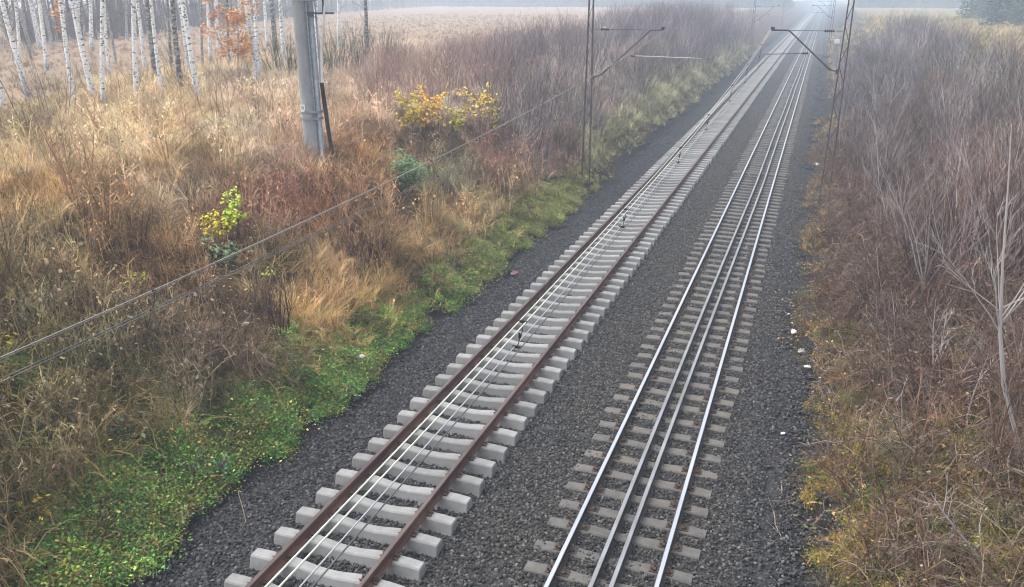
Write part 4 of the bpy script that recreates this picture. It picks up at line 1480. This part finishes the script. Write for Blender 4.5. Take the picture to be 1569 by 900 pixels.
# dry grass on the left bank
Ps, Cs, Ss = [], [], []
for (n, x0, x1, y0, y1, keep) in ((26000, -30, -9.1, 1.5, 30, 1.0), (24000, -36, -9.1, 30, 70, 1.0), (9000, -22, -9.1, 70, 130, 1.0)):
    P, u, v, d = cand(n, x0, x1, y0, y1)
    col = zone_color(u, v)
    lum = col.mean(1)
    gw = green_w(u, v)
    pk = np.clip((lum - 0.10) / 0.14, 0.16, 1.0) * np.clip(1.15 - gw, 0.06, 1) * np.clip(0.35 + patch(P[:, 0], P[:, 1], 1.1), 0.3, 1)
    k = (NP.random(len(P)) < pk) & (P[:, 0] < toeL(P[:, 1]) - 0.25) & clear(u, v)
    Ps.append(P[k]); cg = col[k] * 0.72 + 0.28 * col[k].mean(1, keepdims=True) * np.array([[1.12, 1.0, 0.86]])
    Cs.append(vary(cg * 1.35 * (0.6 + 0.8 * patch(P[k][:, 0], P[k][:, 1], 2.7, 3))[:, None], k.sum())); Ss.append(NP.uniform(0.6, 1.15, k.sum()) * np.where(P[k][:, 0] > -10.2, 0.55, 1.0) * np.where(d[k] > 45, 1.25, 1))
P = np.concatenate(Ps)
rr = rots(len(P), 0.2)
rr[:, 2] = 2.4 * np.sin(P[:, 0] * 0.9 + 1.5 * np.sin(P[:, 1] * 0.7)) + 1.6 * np.sin(P[:, 1] * 1.1) + NP.normal(0, .7, len(P))
scatter('dry_grass', C_grass, 6, P, rr, np.concatenate(Ss), np.concatenate(Cs), 'tan and golden dry grass covering the left bank', 'grass')

# withered weeds on the left bank
Ps, Cs, Ss = [], [], []
for (n, x0, x1, y0, y1) in ((12000, -28, -9.3, 1.5, 30), (14000, -30, -9.3, 30, 80), (4000, -22, -9.3, 80, 140)):
    P, u, v, d = cand(n, x0, x1, y0, y1)
    col = zone_color(u, v)
    lum = col.mean(1)
    gw = green_w(u, v)
    pk = np.clip(1.1 - (lum - 0.09) / 0.13, 0.10, 1.0) * np.clip(1.1 - gw, 0.02, 1) * np.clip(1.9 * patch(P[:, 0], P[:, 1], 1.5, 2) - .25, 0.06, 1)
    k = (NP.random(len(P)) < pk) & (P[:, 0] < toeL(P[:, 1]) - 0.6) & clear(u, v)
    Ps.append(P[k]); cg = col[k] * 0.7 + 0.3 * col[k].mean(1, keepdims=True) * np.array([[1.1, 1.0, 0.9]])
    Cs.append(vary(cg * 1.45 * (0.65 + 0.7 * patch(P[k][:, 0], P[k][:, 1], 2.4, 6))[:, None], k.sum(), 0.25)); Ss.append((0.45 + 0.9 * NP.random(k.sum()) ** 1.6) * np.where(P[k][:, 0] > -10.4, 0.6, 1))
P = np.concatenate(Ps)
scatter('withered_weeds', C_weed, 6, P, rots(len(P), 0.1), np.concatenate(Ss), np.concatenate(Cs), 'brown and reddish withered weeds standing on the left bank', 'weeds')

# low green ground cover along the left ballast
P, u, v, d = cand(60000, -14.5, -8.75, 2, 45)
gw = green_w(u, v)
k = (NP.random(len(P)) < (gw + 0.45 * (u < 420) * (v > 540)) * np.clip(0.25 + patch(P[:, 0], P[:, 1], 2.2, 1), 0.15, 1)) & (P[:, 0] < toeL(P[:, 1]) + 0.22 - 0.4 * patch(P[:, 0], P[:, 1], 3.0, 4))
P, u, v = P[k], u[k], v[k]
n = len(P)
t_ = np.clip((u - 660) / 240, 0, 1)[:, None]
pal = np.array([lin(88, 128, 56), lin(106, 138, 62), lin(74, 108, 60), lin(124, 122, 62), lin(112, 100, 64)])
col = pal[NP.integers(0, 5, n)] * (1 - t_) + np.array(lin(128, 126, 70)) * t_
col = col * 1.25 * (0.6 + 0.85 * patch(P[:, 0], P[:, 1], 2.9, 2))[:, None]
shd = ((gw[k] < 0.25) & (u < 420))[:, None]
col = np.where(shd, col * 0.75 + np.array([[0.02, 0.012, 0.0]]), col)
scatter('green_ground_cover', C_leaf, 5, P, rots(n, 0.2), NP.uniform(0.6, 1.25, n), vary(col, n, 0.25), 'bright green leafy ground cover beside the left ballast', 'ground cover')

# leaf litter
P, u, v, d = cand(26000, -24, -8.9, 2, 40)
lum = zone_color(u, v).mean(1)
k = (NP.random(len(P)) < np.clip(1.1 - lum * 4.5, 0.12, 0.95)) & (P[:, 0] < toeL(P[:, 1]))
P = P[k]
n = len(P)
pal = np.array([lin(150, 112, 74), lin(118, 88, 66), lin(172, 136, 86), lin(96, 100, 58), lin(200, 170, 96), lin(120, 116, 70)])
P2, u2, v2, d2 = cand(24000, 0.0, 5.5, 6, 40)
pr = np.clip((P2[:, 0] - toe_r(P2[:, 1]) + 0.35) * 0.5, 0.0, .5) * np.clip(patch(P2[:, 0], P2[:, 1], 1.7, 3) + .3, .2, 1)
k2 = NP.random(len(P2)) < pr
P2 = P2[k2]
A = np.concatenate([P, P2])
cA = np.concatenate([pal[NP.integers(0, 6, n)], 0.55 * pal[NP.integers(0, 6, len(P2))]])
scatter('fallen_leaves', C_fall, 5, A + (0, 0, 0.02), rots(len(A), 0.25), NP.uniform(0.7, 1.3, len(A)), vary(cA, len(A), 0.3), 'brown and yellow fallen leaves littering both banks', 'leaves')

# brambles: left dark heaps and right bank tangle
P, u, v, d = cand(5200, -15, -9.6, 2, 24)
lum = zone_color(u, v).mean(1)
gw = green_w(u, v)
k = (NP.random(len(P)) < np.clip(1.0 - lum * 5.5, 0.0, 0.34) * np.clip(1 - gw, 0, 1)) & clear(u, v)
P, u, v = P[k], u[k], v[k]
cL = zone_color(u, v) * 0.9
P2, u2, v2, d2 = cand(6200, 0.1, 7, 6, 48)
wr = np.exp(-(((u2 - 1420) / 190) ** 2 + ((v2 - 800) / 150) ** 2))
k2 = NP.random(len(P2)) < np.clip((P2[:, 0] - toe_r(P2[:, 1]) + 0.15) * 0.45, 0.0, 0.5) * (1 - 0.75 * wr)
P2 = P2[k2]
c2 = np.where(NP.random((len(P2), 1)) < 0.5, np.array([lin(100, 78, 66)]), np.array([lin(122, 106, 94)]))
A = np.concatenate([P, P2])
scatter('bramble_tangle', C_bram, 5, A, rots(len(A), 0.15), NP.uniform(0.6, 1.15, len(A)) * np.where((A[:, 0] > -4) & (A[:, 0] < 1.6), 0.55, 1), vary(np.concatenate([cL, c2]), len(A), 0.25), 'dark brown tangle of brambles and twigs low on both banks', 'brambles')

# olive and golden grass low on the right bank
P, u, v, d = cand(34000, -0.1, 9, 5, 60)
w = 1.3 * np.exp(-(((u - 1430) / 200) ** 2 + ((v - 790) / 150) ** 2)) + 1.0 * np.exp(-(((u - 1335) / 70) ** 2 + ((v - 600) / 70) ** 2)) + 0.16
k = (NP.random(len(P)) < w * np.clip(patch(P[:, 0], P[:, 1], 2.1, 5) + .15, .1, 1) * 0.75) & (P[:, 0] > toe_r(P[:, 1]) + .2 - .5 * patch(P[:, 0], P[:, 1], 3.1, 3))
P, u, v = P[k], u[k], v[k]
n = len(P)
pal = np.array([lin(120, 112, 58), lin(158, 124, 76), lin(96, 100, 54), lin(168, 140, 96), lin(134, 104, 66)])
scatter('bank_grass', C_grass, 6, P, rots(n, 0.25), NP.uniform(0.35, 0.75, n), vary(1.0 * pal[NP.integers(0, 5, n)] * (0.55 + 0.9 * patch(P[:, 0], P[:, 1], 2.3, 1))[:, None], n, 0.2), 'olive and straw coloured grass low on the right bank', 'grass')
P, u, v, d = cand(22000, 0.2, 6, 5, 26)
w = np.exp(-(((u - 1420) / 170) ** 2 + ((v - 790) / 120) ** 2)) + 1.2 * np.exp(-(((u - 1290) / 16) ** 2 + ((v - 520) / 26) ** 2)) + 1.2 * np.exp(-(((u - 1280) / 16) ** 2 + ((v - 880) / 60) ** 2))
k = (NP.random(len(P)) < w * np.clip(patch(P[:, 0], P[:, 1], 2.6, 7) + .1, .05, 1) * 0.8) & (P[:, 0] > toe_r(P[:, 1]) + .1 - .5 * patch(P[:, 0], P[:, 1], 3.1, 8))
P = P[k]
n = len(P)
pal = np.array([lin(104, 120, 52), lin(140, 130, 56), lin(90, 104, 54), lin(158, 134, 66)])
scatter('olive_ground_cover', C_leaf, 5, P, rots(n, 0.2), NP.uniform(0.6, 1.1, n), vary(0.8 * pal[NP.integers(0, 4, n)], n, 0.3), 'olive leafy ground cover at the foot of the right bank', 'ground cover')

# thickets of bare stems
P, u, v, d = cand(5200, -21, -10.3, 30, 190)
edge = (P[:, 0] > -10.6 - 0.0 * P[:, 1])
lim = np.clip((u - (735 + 60 * (NP.random(len(u)) - .5))) / 40, 0, 1)
k = (NP.random(len(P)) < 0.7 * lim * np.clip(2.2 * patch(P[:, 0], P[:, 1], 1.5, 9) - .25, 0.08, 1)) & (P[:, 1] > 31 + (P[:, 0] + 10.3) * -0.2) & (NP.random(len(P)) < np.clip((150 - P[:, 1]) / 25, 0.05, 1))
P, d = P[k], d[k]
n = len(P)
pal = np.array([lin(112, 98, 98), lin(124, 110, 112), lin(100, 84, 82), lin(166, 154, 153)])
cT = pal[NP.integers(0, 4, n)]
# looser reddish shoots in front of the field
P2, u2, v2, d2 = cand(1500, -24, -14.5, 28, 62)
k2 = (u2 > 560) & (u2 < 800) & (NP.random(len(P2)) < 0.5)
P2 = P2[k2]
c2 = np.where(NP.random((len(P2), 1)) < .5, np.array([lin(150, 118, 108)]), np.array([lin(165, 140, 128)]))
A = np.concatenate([P, P2])
sc_ = np.concatenate([NP.uniform(0.55, 1.05, n) * np.where(P[:, 1] > 80, 1.25, 1) * np.where(P[:, 0] > -11, 0.6, 1), NP.uniform(0.4, 0.75, len(P2))])
scatter('left_thicket', C_shrub, 7, A, rots(len(A), 0.06), sc_, vary(np.concatenate([cT, c2]) * 0.88 * (0.6 + 0.8 * patch(A[:, 0], A[:, 1], 1.3, 2))[:, None], len(A), 0.25), 'purple grey thicket of bare stems on the left bank behind the mast', 'thicket')

P, u, v, d = cand(8200, 1.5, 13, 9, 190)
bound = 1.5 + 1.0 * np.clip((21 - P[:, 1]) / 8, 0, 2) + 0.5 * patch(P[:, 0], P[:, 1], 0.9, 2)
k = (P[:, 0] > bound) & (P[:, 0] < 8.5 + 2.5 * patch(P[:, 0], P[:, 1], .4)) & (NP.random(len(P)) < np.clip((92 + 12 * patch(P[:, 0], P[:, 1], .3) - P[:, 1] + (P[:, 0] - 4) * 2) / 14, 0.03, 1)) & (NP.random(len(P)) < np.where(P[:, 1] < 30, 0.75, 0.5) * np.clip(2.2 * patch(P[:, 0], P[:, 1], 1.7, 9) - .25, 0.08, 1))
P, d = P[k], d[k]
n = len(P)
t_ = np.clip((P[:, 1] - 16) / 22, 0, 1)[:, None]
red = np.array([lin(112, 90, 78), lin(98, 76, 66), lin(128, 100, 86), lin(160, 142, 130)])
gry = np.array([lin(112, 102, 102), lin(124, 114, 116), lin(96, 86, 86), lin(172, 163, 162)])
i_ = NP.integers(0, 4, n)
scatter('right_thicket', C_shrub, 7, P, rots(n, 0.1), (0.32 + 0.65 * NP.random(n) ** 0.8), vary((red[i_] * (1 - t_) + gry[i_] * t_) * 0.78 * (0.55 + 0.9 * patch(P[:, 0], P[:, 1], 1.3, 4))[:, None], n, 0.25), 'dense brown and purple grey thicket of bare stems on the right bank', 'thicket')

# paler saplings that show as separate fans inside the right thicket
fan = []
for i in range(5):
    mb = MB()
    nf = R_.randint(5, 8)
    for j in range(nf):
        a, le = rnd(0, 6.28), rnd(0.1, 0.55)
        branchy(mb, np.array((R_.gauss(0, .04), R_.gauss(0, .04), rnd(0.2, 0.6))), (c_(a) * s_(le), s_(a) * s_(le), c_(le)), rnd(1.4, 2.6), 0.016, 2, 0.4, 4, 0.08, 0.6, 5, (4, 6))
    mb.tube([(0, 0, -0.1), (0.02, 0, 0.7)], [0.035, 0.028], 6, 0, False, 0.5)
    fan.append(mb.mesh('pale_shrub', [M['bark_shrub']]))
FANS = [(1395, 150), (1340, 175), (1465, 125), (1430, 220), (1500, 230), (1360, 250), (1540, 190), (1400, 300), (1470, 320), (1530, 330), (1345, 330), (1420, 380), (1555, 130), (1440, 170), (1480, 180), (1375, 210), (1320, 150), (1520, 280), (1450, 270), (1335, 270), (1380, 360), (1450, 440), (1510, 480), (1410, 470), (1360, 120), (1425, 100), (1500, 160), (1320, 215), (1490, 400), (1550, 440), (1385, 430), (1300, 130), (1310, 290)]
for i, (x, y) in enumerate(FANS):
    p = on_ground(x, y)
    o = bpy.data.objects.new('pale_shrub', fan[i % 5])
    COL.objects.link(o)
    o.location = tuple(p)
    o.rotation_euler = (0, 0, rnd(0, 6.28))
    s = rnd(0.8, 1.15)
    o.scale = (s, s, s)
    tag(o, 'pale grey fan shaped bare shrub standing out of the dark right thicket', 'shrub', 'pale bare shrubs in the right thicket')

# pasture on top of the right bank, stubble in the left field
P, u, v, d = cand(22000, 1.2, 45, 40, 190)
k = (NP.random(len(P)) < np.clip(60 / d, 0.25, 0.8) * 0.75) & ((P[:, 0] > 7) | (P[:, 1] > 72))
P = P[k]
n = len(P)
pal = np.array([lin(176, 152, 112), lin(140, 136, 92), lin(190, 164, 122), lin(134, 124, 86)])
scatter('pasture_grass', C_grass, 6, P, rots(n, 0.25), NP.uniform(0.7, 1.2, n), vary(pal[NP.integers(0, 4, n)], n, 0.15), 'golden rough pasture above the right thicket', 'grass')
P, u, v, d = cand(30000, -95, -21, 26, 190)
k = NP.random(len(P)) < np.clip(50 / d, 0.15, 0.9) * 0.75
P = P[k]
n = len(P)
pal = np.array([lin(164, 138, 110), lin(144, 118, 96), lin(178, 152, 124), lin(124, 100, 80)])
scatter('field_stubble', C_grass, 6, P, rots(n, 0.3), NP.uniform(0.35, 0.75, n), vary(pal[NP.integers(0, 4, n)], n, 0.15), 'pale pinkish stubble covering the field behind the birches', 'stubble')

# ------------------------------------------------------------------ far woods
line = [(-330, 118), (-150, 92), (0, 72), (180, 58), (340, 40), (523, 20), (690, 8)]
PP = [on_ground(*q) for q in line]
pts = []
for i in range(len(PP) - 1):
    L = float(np.linalg.norm(PP[i + 1] - PP[i]))
    n = int(L * (2.6 if L < 110 else 1.2))
    for j in range(n):
        q = PP[i] + (PP[i + 1] - PP[i]) * R_.random()
        nrm = np.array((-1.0, 0.6, 0)) / 1.166
        q = q + nrm * (abs(R_.gauss(0, 12)))
        pts.append((q[0], q[1], 4.0))
P = np.array(pts)
n = len(P)
pal = np.array([lin(66, 55, 48), lin(78, 66, 58), lin(54, 46, 41), lin(104, 92, 84)])
scatter('far_bare_wood', C_tree, 5, P, rots(n, 0.03), NP.uniform(0.7, 1.1, n), vary(pal[NP.integers(0, 4, n)], n, 0.15), 'dark bare wood along the far edge of the field', 'wood')
pts = [(rnd(-190, -14), 330 + rnd(0, 60), 4.0) for i in range(600)] + [(rnd(10, 120), 330 + rnd(0, 60), 4.2) for i in range(350)]
P = np.array(pts)
n = len(P)
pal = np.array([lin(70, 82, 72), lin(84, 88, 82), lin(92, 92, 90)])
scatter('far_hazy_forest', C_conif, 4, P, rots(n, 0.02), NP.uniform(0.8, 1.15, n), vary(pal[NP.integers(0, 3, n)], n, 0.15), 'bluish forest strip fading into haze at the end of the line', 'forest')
pts = []
for i in range(240):
    q = on_ground(rnd(1478, 1720), rnd(30, 46))
    pts.append((q[0] + rnd(0, 25), q[1] + rnd(0, 30), 4.2))
P = np.array(pts)
n = len(P)
pal = np.array([lin(52, 66, 54), lin(62, 76, 60), lin(46, 58, 52)])
scatter('right_conifer_forest', C_conif, 4, P, rots(n, 0.02), NP.uniform(0.8, 1.15, n), vary(pal[NP.integers(0, 3, n)], n, 0.15), 'dark green conifer forest beyond the pasture at the top right', 'forest')

# ------------------------------------------------------------------ haze
hz = MB().box(0, 552, 7.4, 1540, 1210, 18.4).build('haze', [])
m = bpy.data.materials.new('pale_haze')
m.use_nodes = True
nt = m.node_tree
nt.nodes.remove(nt.nodes['Principled BSDF'])
pv = nt.nodes.new('ShaderNodeVolumePrincipled')
pv.inputs['Color'].default_value = (0.80, 0.89, 1.0, 1)
pv.inputs['Density'].default_value = 0.0025
pv.inputs['Anisotropy'].default_value = 0.25
nt.links.new(pv.outputs[0], nt.nodes['Material Output'].inputs['Volume'])
hz.data.materials.append(m)
tag(hz, 'pale bluish haze filling the cutting and thickening with distance', 'haze', None, 'stuff')

# ------------------------------------------------------------------ light
w = bpy.data.worlds.new('World')
SC.world = w
w.use_nodes = True
nt = w.node_tree
bg = nt.nodes['Background']
sky = nt.nodes.new('ShaderNodeTexSky')
sky.sky_type = 'NISHITA'
sky.sun_disc = False
SEL, SAZ = 60.0, -100.0      # degrees; azimuth clockwise from +Y
sky.sun_elevation = rad(SEL)
sky.sun_rotation = rad(SAZ)
sky.air_density = 1.0
sky.dust_density = 3.0
sky.ozone_density = 1.0
hs = nt.nodes.new('ShaderNodeHueSaturation')
hs.inputs['Saturation'].default_value = 0.4
nt.links.new(sky.outputs[0], hs.inputs['Color'])
nt.links.new(hs.outputs[0], bg.inputs[0])
bg.inputs[1].default_value = 0.15
sun = bpy.data.lights.new('sun', 'SUN')
sun.energy = 0.55
sun.angle = rad(40)
sun.color = (1.0, 0.97, 0.92)
so = bpy.data.objects.new('sun', sun)
COL.objects.link(so)
so.rotation_euler = (rad(90 - SEL), 0, rad(180 - SAZ))

SC.view_settings.view_transform = 'Standard'
SC.view_settings.look = 'None'
SC.view_settings.gamma = 1
SC.view_settings.exposure = 1.44
SC.view_settings.use_curve_mapping = False
SC.render.engine = 'CYCLES'
SC.cycles.use_denoising = True
SC.cycles.denoising_prefilter = 'ACCURATE'
SC.cycles.filter_width = 1.1
SC.cycles.max_bounces = 5
SC.cycles.diffuse_bounces = 2
SC.cycles.glossy_bounces = 2
SC.cycles.transparent_max_bounces = 8
SC.cycles.volume_bounces = 1
SC.cycles.sample_clamp_indirect = 4
